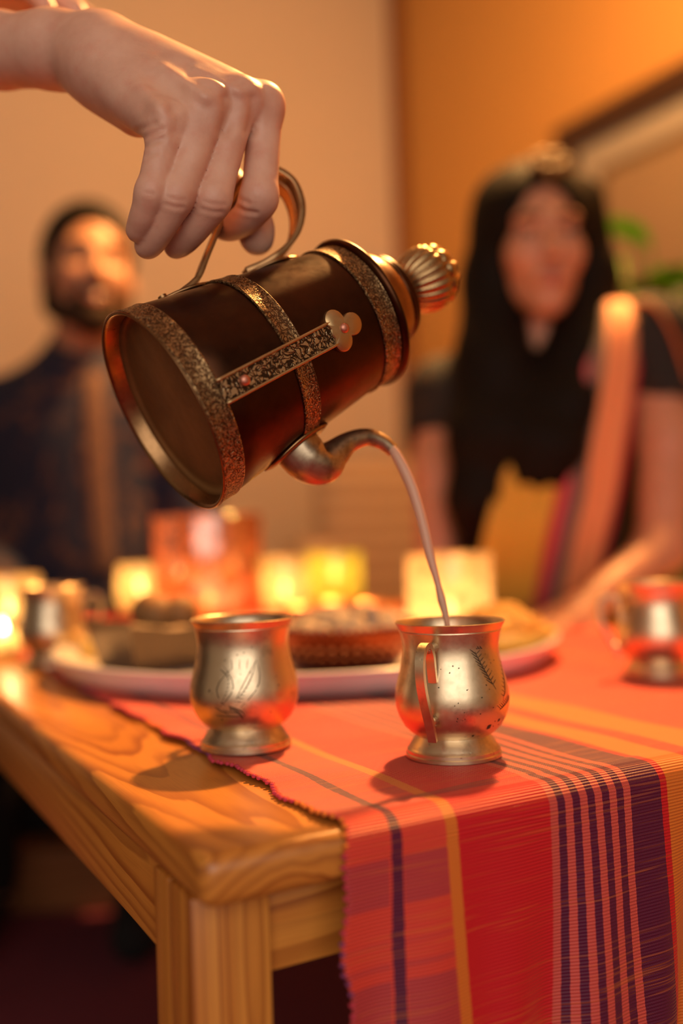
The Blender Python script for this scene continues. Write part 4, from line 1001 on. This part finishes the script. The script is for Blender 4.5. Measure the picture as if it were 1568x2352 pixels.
# ---- the woman in black blouse and yellow sari
wc = px(1232, 566, 1.52)
W_, E_, S_, M_ = head_fields(wc, math.radians(2), math.radians(2), math.radians(-1), 0.96)
woman = empty('person', (wc[0], wc[1] + 0.06, 0), 0, 'long haired woman in black blouse and yellow sari leaning on the table', 'person')
def torso_woman(g):
    F1 = Field((0.02, 1.12, 0.30), (0.62, 1.80, 1.06), 0.0068)
    sl, sr = px(1020, 905, 1.585), px(1488, 775, 1.50)
    F1.add(seg(px(1232, 740, 1.545), px(1228, 850, 1.575), 0.046 + g, 0.050 + g), 0.025)
    F1.add(seg(px(1230, 870, 1.58), sl, 0.058 + g, 0.046 + g), 0.05); F1.add(seg(px(1230, 870, 1.58), sr, 0.060 + g, 0.050 + g), 0.05)
    F1.add(ell(px(1245, 1000, 1.57), (0.150 + g, 0.098 + g, 0.13 + g)), 0.05); F1.add(ell(px(1255, 1200, 1.57), (0.142 + g, 0.095 + g, 0.15 + g)), 0.05)
    F1.add(ell(px(1250, 1410, 1.68), (0.15 + g, 0.125 + g, 0.13 + g)), 0.05)
    return F1, sl, sr
F1, sl, sr = torso_woman(0.0)
el, wl = px(1002, 1330, 1.50), px(1120, 1432, 1.335)
er, wr2 = px(1520, 1262, 1.405), px(1345, 1398, 1.315)
F1.chain([sl, px(1003, 1080, 1.55), el, wl], [0.045, 0.036, 0.032, 0.0225], 0.02)
F1.chain([sr, px(1530, 1010, 1.455), er, wr2], [0.048, 0.041, 0.034, 0.0225], 0.02)
bodyW = F1.nets(1)
Fh = Field(wc - 0.16, wc + np.array([0.15, 0.16, 0.16]), 0.003); face(Fh, E_, S_, 0.93); Fh.add(seg(W_(0, -0.02, -0.07), px(1230, 800, 1.56), 0.044, 0.045), 0.02)
headW = Fh.nets(1)
h1 = relaxed_hand(wl, px(1200, 1440, 1.30) - wl, (0.1, 0, -1), 0.0028, 0.92, 0.3, -1); h2 = relaxed_hand(wr2, px(1255, 1440, 1.275) - wr2, (0, 0.1, -1), 0.0028, 0.92, 0.35, 1)
V, Fc = join(bodyW, headW, h1, h2); mesh('body', V, Fc, M_SKIN_W, woman, world=True)
face_parts(woman, W_, E_, S_, 0.0025, 0.0)
# blouse with short sleeves
FB, _, _ = torso_woman(0.008)
FB.chain([sl, px(1000, 985, 1.575)], [0.055, 0.050], 0.03); FB.chain([sr, px(1528, 905, 1.475)], [0.059, 0.054], 0.03)
FB.add(seg(px(1236, 700, 1.52), px(1232, 850, 1.525), 0.060, 0.058), 0.008, 's')
for w, e in ((px(1000, 985, 1.575), px(1003, 1080, 1.55)), (px(1528, 905, 1.475), px(1530, 1010, 1.455))): FB.add(ell(w + (e - w) * 0.75, (0.062, 0.062, 0.05)), 0.004, 's')
V, Fc = FB.nets(1); mesh('blouse', V, Fc, M_BLOUSE, woman, world=True)
# long straight hair
FH = Field((0.02, 1.34, 0.50), (0.50, 1.78, 1.26), 0.0055)
FH.add(E_((0, -0.022, 0.038), (0.094, 0.104, 0.104)), 0.0)
FH.add(E_((0, 0.120, -0.020), (0.067, 0.095, 0.113)), 0.010, 's'); FH.add(half(W_(0, 0.072, 0.0), W_(0, 1, -0.1) - W_(0, 0, 0)), 0.012, 'i')
FH.chain([px(1150, 470, 1.55), px(1128, 640, 1.54), px(1115, 820, 1.50), px(1100, 1000, 1.465), px(1090, 1150, 1.46), px(1098, 1275, 1.475)], [0.040, 0.040, 0.042, 0.042, 0.036, 0.022], 0.03)
FH.chain([px(1140, 640, 1.57), px(1150, 850, 1.49), px(1160, 1000, 1.455), px(1150, 1130, 1.452)], [0.050, 0.044, 0.040, 0.020], 0.03)
FH.chain([px(1325, 470, 1.55), px(1350, 640, 1.54), px(1342, 800, 1.49), px(1316, 930, 1.445), px(1290, 1030, 1.422), px(1275, 1085, 1.416)], [0.044, 0.044, 0.040, 0.034, 0.030, 0.020], 0.025)
FH.chain([px(1250, 930, 1.46), px(1235, 1020, 1.43), px(1222, 1085, 1.420)], [0.036, 0.034, 0.022], 0.03)
FH.chain([px(1330, 650, 1.57), px(1310, 850, 1.49), px(1262, 960, 1.462), px(1220, 1040, 1.45)], [0.050, 0.040, 0.036, 0.018], 0.03)
FH.chain([px(1236, 500, 1.63), px(1236, 800, 1.68), px(1230, 1150, 1.68)], [0.085, 0.085, 0.06], 0.03)
V, Fc = FH.nets(1); mesh('hair', V, Fc, M_HAIR, woman, world=True)
# head ornament (tikka), earrings
Fo = Field(wc - 0.16, wc + np.array([0.15, 0.16, 0.18]), 0.003)
oc, ou, ov = np.array([0.012, 0.062, 0.112]), np.array([1.0, 0, 0]), np.array([0, -0.70, 0.71])
for k in range(7):
    a = 2 * math.pi * k / 7; q = oc + 0.024 * (math.cos(a) * ou + math.sin(a) * ov); Fo.add(E_(tuple(q), (0.012, 0.009, 0.010)), 0.003)
Fo.add(E_(tuple(oc + np.array([0, 0.005, 0.005])), (0.011, 0.010, 0.010)), 0.002)
Fo.chain([W_(0.008, 0.078, 0.090), W_(0.007, 0.083, 0.078)], [0.004, 0.007], 0.002)
V, Fc = Fo.nets(1); mesh('head_ornament', V, Fc, plain('dull_gold', (0.17, 0.078, 0.010), 0.6, 0.0), woman, world=True)
for q in (-1, 1):
    V, Fc = lathe([(0, 0.016), (0.006, 0.012), (0.009, 0.0), (0.013, -0.016), (0.013, -0.020), (0, -0.020)], 18)
    e = W_(q * 0.072, 0.012, -0.066); V = [tuple(np.array(v) + e) for v in V]; mesh('earring', V, Fc, M_GOLD, woman, world=True)
# sari fall: pleated over the shoulder, fanning out to the lap
rows = [((1395, 1475), 760, 1.600, 0.72), ((1388, 1478), 712, 1.560, 0.72), ((1386, 1478), 690, 1.510, 0.71), ((1384, 1477), 705, 1.462, 0.69), ((1376, 1475), 760, 1.436, 0.66), ((1340, 1466), 850, 1.424, 0.55),
        ((1270, 1455), 950, 1.418, 0.38), ((1180, 1440), 1050, 1.412, 0.16), ((1140, 1426), 1130, 1.412, 0.02), ((1112, 1405), 1220, 1.410, 0.0), ((1098, 1382), 1310, 1.425, 0.0), ((1086, 1360), 1395, 1.450, 0.0), ((1078, 1346), 1432, 1.510, 0.0)]
RR = catmull([(a[0], a[1], y) for a, y, d, u in rows], 5); DD = catmull([(d, u, 0) for a, y, d, u in rows], 5)
V, UV = [], []; nu = 40
for i in range(len(RR)):
    for j in range(nu + 1):
        t = j / nu; u = max(0, DD[i][1]) * (1 - t) + t
        x = RR[i][0] * (1 - t) + RR[i][1] * t
        D = DD[i][0] + 0.006 * math.sin(u * 40) * min(1, i / 20) + 0.05 * (abs(t - 0.42) ** 2) * min(1, i / 15)
        V.append(tuple(px(x, RR[i][2], D))); UV.append((u, i / 60))
Fc = [(i * (nu + 1) + j, i * (nu + 1) + j + 1, (i + 1) * (nu + 1) + j + 1, (i + 1) * (nu + 1) + j) for i in range(len(RR) - 1) for j in range(nu)]
sa = mesh('sari', V, Fc, M_SARI, woman, uv=UV, world=True); s_ = sa.modifiers.new('t', 'SOLIDIFY'); s_.thickness = 0.002
Pb = catmull([px(1436, 700, 1.49), px(1490, 702, 1.455), px(1535, 760, 1.44), px(1566, 850, 1.44), px(1590, 960, 1.45), px(1600, 1080, 1.47)], 6)
V, Fc = sweep(Pb, [[(-0.016, -0.0015), (0.016, -0.0015), (0.016, 0.0015), (-0.016, 0.0015)]] * len(Pb), ref=(0, 1, 0.2)); mesh('sari_fold', V, Fc, plain('sari_border', (0.62, 0.16, 0.03), 0.6), woman, world=True)
# skirt over the legs
FT = Field((0.02, 1.10, 0.0), (0.82, 1.86, 0.62), 0.009)
FT.add(ell(px(1260, 1425, 1.72), (0.165, 0.15, 0.13)), 0.04)
for kx, ky in ((0.56, 1.30), (0.68, 1.40)): FT.chain([px(1290 + (90 if kx > 0.6 else 0), 1470, 1.70), (kx, ky, 0.40), (kx + 0.02, ky - 0.02, 0.04)], [0.095, 0.075, 0.065], 0.05)
V, Fc = FT.nets(1); mesh('skirt', V, Fc, plain('sari_cloth', (0.70, 0.34, 0.035), 0.6), woman, world=True)

# ------------------------------------------------------------------ seats, wall picture, plant, armchair
sofa = empty('low_sofa', (px(200, 1400, 1.95)[0], 1.96, 0), 0, 'low dark sofa on a brown wooden plinth under the bearded man', 'sofa')
V, Fc = box((-0.75, -0.26, 0), (0.28, 0.40, 0.105), 0.004); mesh('plinth', V, Fc, M_DARKWOOD, sofa, smooth=False)
V, Fc = box((-0.75, -0.20, 0.106), (0.28, 0.40, 0.33), 0.035, 3); mesh('seat_cushion', V, Fc, M_BLACK, sofa)
V, Fc = box((-0.75, 0.26, 0.30), (0.28, 0.42, 0.62), 0.04, 3); mesh('backrest', V, Fc, M_BLACK, sofa)
stool = empty('upholstered_stool', (px(1270, 1440, 1.74)[0], 1.74, 0), 0, 'round black stool the woman sits on', 'stool')
V, Fc = lathe([(0, 0.42), (0.17, 0.42), (0.20, 0.40), (0.205, 0.36), (0.20, 0.33), (0, 0.33)], 40); mesh('seat', V, Fc, M_BLACK, stool)
for k in range(4):
    a = math.pi / 4 + k * math.pi / 2; V, Fc = tube([(0.15 * math.cos(a), 0.15 * math.sin(a), 0.335), (0.17 * math.cos(a), 0.17 * math.sin(a), 0.0)], [0.016, 0.012], 10, ref=(1, 0, 0)); mesh('leg', V, Fc, M_DARKWOOD, stool)
# framed picture on the right wall (its plane is u = RU)
pic = empty('framed_picture', tuv(RU, 1.20, 0), TH, 'large dark framed picture with pale mat on the orange wall', 'picture')
PT, PBm, PL, PR = 1.762, 1.05, 0.60, -0.62     # top, bottom, v extents relative to 1.20
def pbox(name, v0, v1, z0, z1, d0, d1, mat, parent=pic): 
    V, Fc = box((-d1, min(v0, v1), z0), (-d0, max(v0, v1), z1), 0.002); return mesh(name, V, Fc, mat, parent, smooth=False)
M_FRAME = plain('dark_frame', (0.055, 0.022, 0.010), 0.5); M_MAT = plain('pale_mat', (0.46, 0.42, 0.36), 0.8); M_ART = plain('tan_print', (0.36, 0.25, 0.15), 0.8, 0, 0.0, 20)
fw = 0.075
pbox('frame_rail', PL, PR, PT - fw, PT, 0.002, 0.035, M_FRAME); pbox('frame_rail', PL, PR, PBm, PBm + fw, 0.002, 0.035, M_FRAME)
pbox('frame_stile', PL, PL - fw, PBm + fw, PT - fw, 0.002, 0.035, M_FRAME); pbox('frame_stile', PR + fw, PR, PBm + fw, PT - fw, 0.002, 0.035, M_FRAME)
pbox('mat_board', PL - fw, PR + fw, PBm + fw, PT - fw, 0.004, 0.012, M_MAT)
mw = 0.085
fil = pbox('fillet', PL - fw - mw, PR + fw + mw, PBm + fw + mw, PT - fw - mw, 0.0125, 0.016, plain('fillet', (0.16, 0.10, 0.05), 0.6))
pbox('print', PL - fw - mw - 0.03, PR + fw + mw + 0.03, PBm + fw + mw + 0.03, PT - fw - mw - 0.03, 0.0165, 0.018, M_ART)
# potted plant behind the woman's shoulder
pp = px(1530, 700, 1.98)
plant = empty('potted_plant', (pp[0], pp[1], 0), 0, 'bright green leafy plant in a clay pot behind the woman', 'plant')
V, Fc = lathe([(0, 0.0), (0.10, 0.0), (0.115, 0.02), (0.15, 0.24), (0.165, 0.25), (0.165, 0.28), (0.145, 0.28), (0.135, 0.24), (0, 0.23)], 40); mesh('pot', V, Fc, plain('clay_pot', (0.35, 0.13, 0.06), 0.7), plant)
M_LEAF = plain('green_leaf', (0.17, 0.36, 0.025), 0.45, 0, 0.2, 60, Subsurface_Weight=0.1); M_STEM = plain('stem', (0.12, 0.2, 0.03), 0.6)
g = np.random.default_rng(5)
for k in range(32):
    a = g.uniform(0, 6.28); top = np.array([0.19 * math.cos(a) * g.uniform(0.3, 1), 0.13 * math.sin(a) * g.uniform(0.3, 1), g.uniform(1.0, 1.20)])
    P = catmull([(0.02 * math.cos(a), 0.02 * math.sin(a), 0.23), top * (0.35, 0.35, 0.62), top], 6)
    V, Fc = tube(P, np.linspace(0.006, 0.003, len(P)), 6, ref=(1, 0.3, 0)); stem = mesh('stem', V, Fc, M_STEM, plant)
    for q in range(3):
        b = a + g.uniform(-1.1, 1.1); L = g.uniform(0.12, 0.21); d = np.array([math.cos(b), math.sin(b) * 0.8, g.uniform(-0.1, 0.75)]); d /= np.linalg.norm(d)
        sd = np.cross(d, (0, 0, 1)); sd /= np.linalg.norm(sd) + 1e-9; base = P[-1 - 2 * q]; V, Fc = [], []
        for i in range(7):
            t = i / 6; c0 = base + d * L * t + np.array([0, 0, -0.35 * L * t * t]); w = L * 0.24 * math.sin(math.pi * min(1, t * 0.97 + 0.02)) ** 0.8
            for j in (-1, 0, 1): V.append(tuple(c0 + sd * w * j + np.array([0, 0, 0.12 * w * abs(j)])))
        for i in range(6):
            for j in (0, 1): Fc.append((i * 3 + j, i * 3 + j + 1, (i + 1) * 3 + j + 1, (i + 1) * 3 + j))
        mesh('leaf', V, Fc, M_LEAF, stem)
# pale armchair by the back wall
ac = px(870, 1200, 3.0)
chair = empty('armchair', (ac[0] + 0.02, ac[1], 0), math.radians(8), 'pale striped armchair standing by the back wall', 'armchair')
m = Mat('striped_upholstery'); c = m.coord(); w = m.n('TexWave', {'bands_direction': 'Z'}, Vector=c, Scale=5.5, Distortion=1.2, Detail=1.0)
M_UPH = m.bsdf(m.mix(m.ramp(w, [(0.55, (0, 0, 0)), (0.75, (1, 1, 1))]), (0.66, 0.50, 0.34), (0.46, 0.30, 0.19)), 0.9)
V, Fc = box((-0.20, 0.02, 0.30), (0.20, 0.16, 0.84), 0.06, 4); mesh('backrest', V, Fc, M_UPH, chair)
V, Fc = box((-0.22, -0.42, 0.18), (0.22, 0.06, 0.42), 0.05, 4); mesh('seat', V, Fc, M_UPH, chair)
for q in (-1, 1):
    V, Fc = box((q * 0.25 - 0.05, -0.40, 0.18), (q * 0.25 + 0.05, 0.10, 0.60), 0.04, 4); mesh('armrest', V, Fc, M_UPH, chair)
    for y in (-0.36, 0.06): V, Fc = tube([(q * 0.24, y, 0.19), (q * 0.25, y, 0.0)], [0.02, 0.014], 10, ref=(1, 0, 0)); mesh('leg', V, Fc, M_DARKWOOD, chair)

# ------------------------------------------------------------------ platter and what stands on it
tc = np.array([-0.040, 1.045, CB]); 
platter = empty('platter', tc, 0, 'large round white glazed platter on the red runner', 'platter')
V, Fc = lathe([(0, 0.0005), (0.205, 0.0005), (0.240, 0.0), (0.2475, 0.003), (0.2535, 0.012), (0.2565, 0.0200), (0.2575, 0.0215), (0.256, 0.0226), (0.250, 0.0215), (0.240, 0.0120), (0.228, 0.0070), (0.19, 0.0058), (0, 0.0055)], 128); mesh('dish', V, Fc, M_CHINA, platter)
V, Fc = lathe([(0.2565, 0.0195), (0.2590, 0.0205), (0.2590, 0.0222), (0.2565, 0.0232), (0.2545, 0.0222)], 128); mesh('rim', V, Fc, M_CHINA, platter)
TRZ = CB + 0.0058
# square flared bowl holding brown sweets
q0 = onz(288, 1553, TRZ); sb = empty('square_bowl', q0 + np.array([0.018, 0.052, 0]), math.radians(38), 'mottled brown square flared bowl on the platter holding brown sweets', 'bowl')
def sq_ring(r, z, n=8):
    out = []
    for k in range(4):
        a0 = np.array([(1, 1), (-1, 1), (-1, -1), (1, -1)][k], float) * r; a1 = np.array([(-1, 1), (-1, -1), (1, -1), (1, 1)][k], float) * r
        for i in range(n):
            t = i / n; p = a0 * (1 - t) + a1 * t; out.append((p[0], p[1], z + (0.003 * math.cos(t * 2 * math.pi) if z > 0.03 else 0)))
    return out
lay = [sq_ring(0.001, 0), sq_ring(0.036, 0), sq_ring(0.040, 0.002), sq_ring(0.045, 0.022), sq_ring(0.0515, 0.044), sq_ring(0.0500, 0.0455), sq_ring(0.0480, 0.043), sq_ring(0.042, 0.022), sq_ring(0.037, 0.006), sq_ring(0.001, 0.006)]
V = [p for l in lay for p in l]; Fc = [(i * 32 + j, i * 32 + (j + 1) % 32, (i + 1) * 32 + (j + 1) % 32, (i + 1) * 32 + j) for i in range(len(lay) - 1) for j in range(32)]
mesh('bowl', V, Fc, M_STONE, sb, sharp=40)
M_SWEET = plain('brown_sweet', (0.40, 0.20, 0.07), 0.6, 0, 0.6, 150)
bc = q0 + np.array([0.018, 0.052, 0.0])
V, Fc = lump((0, 0, 0.0), 0.0185, 14, 0.10, 3); swm = None
spots = [(-0.018, -0.014, 0.026), (0.018, -0.016, 0.026), (0.0, 0.020, 0.026), (-0.022, 0.020, 0.028), (0.024, 0.016, 0.027), (0.0, -0.002, 0.050), (0.022, 0.004, 0.052), (-0.012, 0.014, 0.054)]
for k, (x, y, z) in enumerate(spots):
    if swm is None: o = mesh('brown_sweet', V, Fc, M_SWEET); swm = o
    else: o = swm.copy(); COL.objects.link(o)
    o.location = bc + np.array([x + 0.004, y, z]); o.rotation_euler = (k * 1.3, k * 0.7, k * 2.1)
    tag(o, 'round brown sweet heaped in the square bowl', 'sweet', 'brown sweets in the square bowl')
# red copper bowl with puffed snack
q1 = onz(793, 1556, TRZ); rb = q1 + np.array([0, 0.050, 0])
bowl = empty('round_bowl', rb, 0, 'round red copper bowl with dotted side holding pale puffed snack', 'bowl')
V, Fc = lathe([(0, 0.001), (0.040, 0.0), (0.046, 0.003), (0.058, 0.016), (0.0655, 0.030), (0.0685, 0.0385), (0.0695, 0.040), (0.068, 0.0405), (0.064, 0.030), (0.056, 0.017), (0.043, 0.005), (0, 0.004)], 72); mesh('bowl', V, Fc, M_REDBOWL, bowl)
parts = []
for k in range(36):
    a = 2 * math.pi * k / 36
    for (r, z, s) in ((0.0628, 0.0255, 0.0030), (0.0585, 0.0180, 0.0022)): parts.append(lump((r * math.cos(a), r * math.sin(a), z), s, 5, 0, 0))
V, Fc = join(*parts); mesh('dot_pattern', V, Fc, M_COPPER, bowl)['kind'] = 'stuff'
parts = []
for k in range(60): a = 2 * math.pi * k / 60; parts.append(lump((0.069 * math.cos(a), 0.069 * math.sin(a), 0.0402), 0.0034, 4, 0, 0))
V, Fc = join(*parts); mesh('beaded_rim', V, Fc, M_REDBOWL, bowl)['kind'] = 'stuff'
def pile(name, ctr, rad, z0, zt, n, size, mats, label, cat, seed, base_z):
    g = np.random.default_rng(seed); parts = [lathe([(0, base_z), (rad * 0.66, base_z), (rad * 0.95, z0), (rad * 0.6, z0 + (zt - z0) * 0.7), (0, zt)], 24)]
    for k in range(n):
        a = g.uniform(0, 6.28); r = rad * 0.97 * math.sqrt(g.uniform(0, 1)); z = z0 + (zt - z0) * (1 - (r / rad) ** 1.6) + g.uniform(-0.002, 0.003)
        parts.append(lump((r * math.cos(a), r * math.sin(a), z), size * g.uniform(0.7, 1.25), 6, 0.3, int(g.integers(1e6)), g.uniform(0.7, 1.2, 3)))
    V, Fc = join(*parts); o = mesh(name, V, Fc, mats); o.location = ctr; tag(o, label, cat, kind='stuff'); return o
pile('puffed_snack', rb, 0.060, 0.032, 0.050, 110, 0.0085, plain('puffed_snack', (0.55, 0.42, 0.30), 0.8, 0, 0.6, 120), 'pale puffed snack heaped in the red copper bowl', 'snack', 3, 0.006)
# orange fried snack in a shallow glass dish at the right of the platter
q2 = onz(1195, 1512, TRZ); ob = q2 + np.array([-0.012, 0.055, 0])
dish = empty('shallow_dish', ob, 0, 'shallow yellow glass dish of orange snack on the platter', 'dish')
V, Fc = lathe([(0, 0.001), (0.035, 0.0), (0.05, 0.010), (0.058, 0.022), (0.056, 0.0225), (0.048, 0.012), (0.034, 0.003), (0, 0.003)], 48); mesh('dish', V, Fc, plain('yellow_dish', (0.80, 0.50, 0.12), 0.3), dish)
pile('fried_snack', ob, 0.050, 0.018, 0.044, 130, 0.0058, plain('fried_snack', (0.80, 0.42, 0.08), 0.6, 0, 0.4, 300), 'crisp orange fried snack heaped in the yellow dish', 'snack', 8, 0.004)
# yellow sweet at the left of the platter
q3 = onz(190, 1528, TRZ)
V, Fc = box((-0.020, -0.014, 0), (0.020, 0.014, 0.020), 0.004, 3); o = mesh('yellow_sweet', V, Fc, plain('yellow_sweet', (0.85, 0.58, 0.14), 0.6, 0, 0.3, 150)); o.location = q3 + np.array([0.006, 0.055, 0.0]); o.rotation_euler = (0, 0, 0.5); tag(o, 'yellow square sweet on the platter beside the square bowl', 'sweet')

# ------------------------------------------------------------------ candles
def candle(name, loc, r, h, mat, label, flame_z, watt, wax_h=0.02, shape='cyl', foot=None):
    t = empty(name, loc, 0, label, 'candle', None)
    if shape == 'cyl': prof = [(0, 0), (r * 0.92, 0), (r, 0.004), (r, h - 0.002), (r - 0.001, h), (r - 0.0025, h - 0.002), (r - 0.0025, 0.006), (0, 0.006)]
    else: prof = [(0, 0), (r * 0.62, 0), (r * 0.80, h * 0.14), (r, h * 0.5), (r * 0.98, h * 0.8), (r * 0.90, h - 0.001), (r * 0.88, h), (r * 0.87, h - 0.003), (r * 0.95, h * 0.78), (r * 0.97, h * 0.5), (r * 0.76, h * 0.16), (0, 0.006)]
    V, Fc = lathe(prof, 56); gl = mesh('glass', V, Fc, mat, t)
    if foot is not None: V, Fc = lathe([(r + 0.0008, 0.0), (r + 0.0008, h * 0.3), (r + 0.0002, h * 0.3), (r + 0.0002, 0.0)], 48); mesh('glass_band', V, Fc, foot, gl)
    wr = min(0.019, r * 0.6) if r < 0.05 else r * 0.55
    V, Fc = lathe([(0, 0.0065), (wr, 0.0065), (wr, wax_h), (wr * 0.9, wax_h + 0.001), (0, wax_h - 0.001)], 32); w = mesh('wax', V, Fc, M_WAX, t)
    V, Fc = tube([(0, 0, wax_h - 0.001), (0.0008, 0, wax_h + 0.006)], [0.0008, 0.0006], 6, ref=(1, 0, 0)); mesh('wick', V, Fc, M_WICK, w)
    V, Fc = lathe([(0, wax_h + 0.003), (0.0030, wax_h + 0.007), (0.0042, wax_h + 0.012), (0.0030, wax_h + 0.019), (0.0010, wax_h + 0.026), (0, wax_h + 0.028)], 16); mesh('flame', V, Fc, M_FLAME, w)
    L = bpy.data.lights.new('candle_light', 'POINT'); L.energy = watt; L.color = (1.0, 0.64, 0.30); L.shadow_soft_size = 0.006
    o = bpy.data.objects.new('candle_light', L); COL.objects.link(o); o.parent = t; o.location = (0, 0, wax_h + 0.034)
    return t
def at(x, D, z=None): return np.array([px(x, 1300, D)[0], D, CB if z is None else z])
candle('amber_candle_holder', at(478, 1.36), 0.0735, 0.158, M_AMBER, 'tall amber mercury glass candle holder behind the square bowl', 0.03, 0.42, 0.030)
candle('frosted_candle_holder', at(1030, 1.19, TRZ), 0.0510, 0.094, M_FROST, 'wide frosted glass candle holder glowing behind the dented cup', 0.02, 0.07, 0.016)
candle('yellow_votive', at(652, 1.46), 0.034, 0.094, M_YELLOW, 'yellow glass votive between the amber holder and the lime votive', 0.02, 0.045, 0.034, 'tulip')
candle('lime_votive', at(768, 1.50), 0.0410, 0.098, M_LIME, 'lime yellow glass votive behind the copper tea bowls', 0.03, 0.035, 0.052, 'cyl', None)
candle('yellow_votive', at(322, 1.42), 0.0340, 0.092, M_YELLOW, 'yellow glass votive with pink glass base beside the red napkin', 0.03, 0.045, 0.045, 'tulip', M_PINKGL)
candle('yellow_votive', at(20, 1.27), 0.0390, 0.088, M_YELLOW, 'straight sided yellow glass votive behind the brass cup at runner edge', 0.03, 0.05, 0.034, 'cyl')
candle('tea_light', at(2, 1.16), 0.0230, 0.030, M_YELLOW, 'small low tea light in clear yellow cup near the wooden table edge', 0.02, 0.06, 0.014, 'cyl')
# copper cups between the round bowl and the votives
cs = None
for (x, D, lab) in ((700, 1.19, 'small copper tea bowl nearest the amber holder'), (775, 1.25, 'small copper tea bowl between two other copper bowls'), (848, 1.20, 'small copper tea bowl nearest the frosted candle holder')):
    if cs is None:
        V, Fc = lathe([(0, 0), (0.016, 0), (0.020, 0.004), (0.030, 0.022), (0.0335, 0.038), (0.0325, 0.0385), (0.029, 0.023), (0.018, 0.006), (0, 0.005)], 40)
        o = mesh('copper_bowl', V, Fc, M_COPPER); cs = o
    else: o = cs.copy(); COL.objects.link(o)
    o.location = at(x, D, TRZ); tag(o, lab, 'bowl', 'copper tea bowls')
# folded red napkin at the far end
nb = at(285, 1.40); 
V, Fc = box((-0.085, -0.03, 0.0), (0.075, 0.03, 0.026), 0.011, 4); o = mesh('red_napkin', V, Fc, plain('red_napkin', (0.72, 0.035, 0.035), 0.85, 0, 0.3, 300)); o.location = at(268, 1.33); o.rotation_euler = (0, 0, 0.30); tag(o, 'folded red napkin lying between the brass cup and the amber holder', 'napkin')
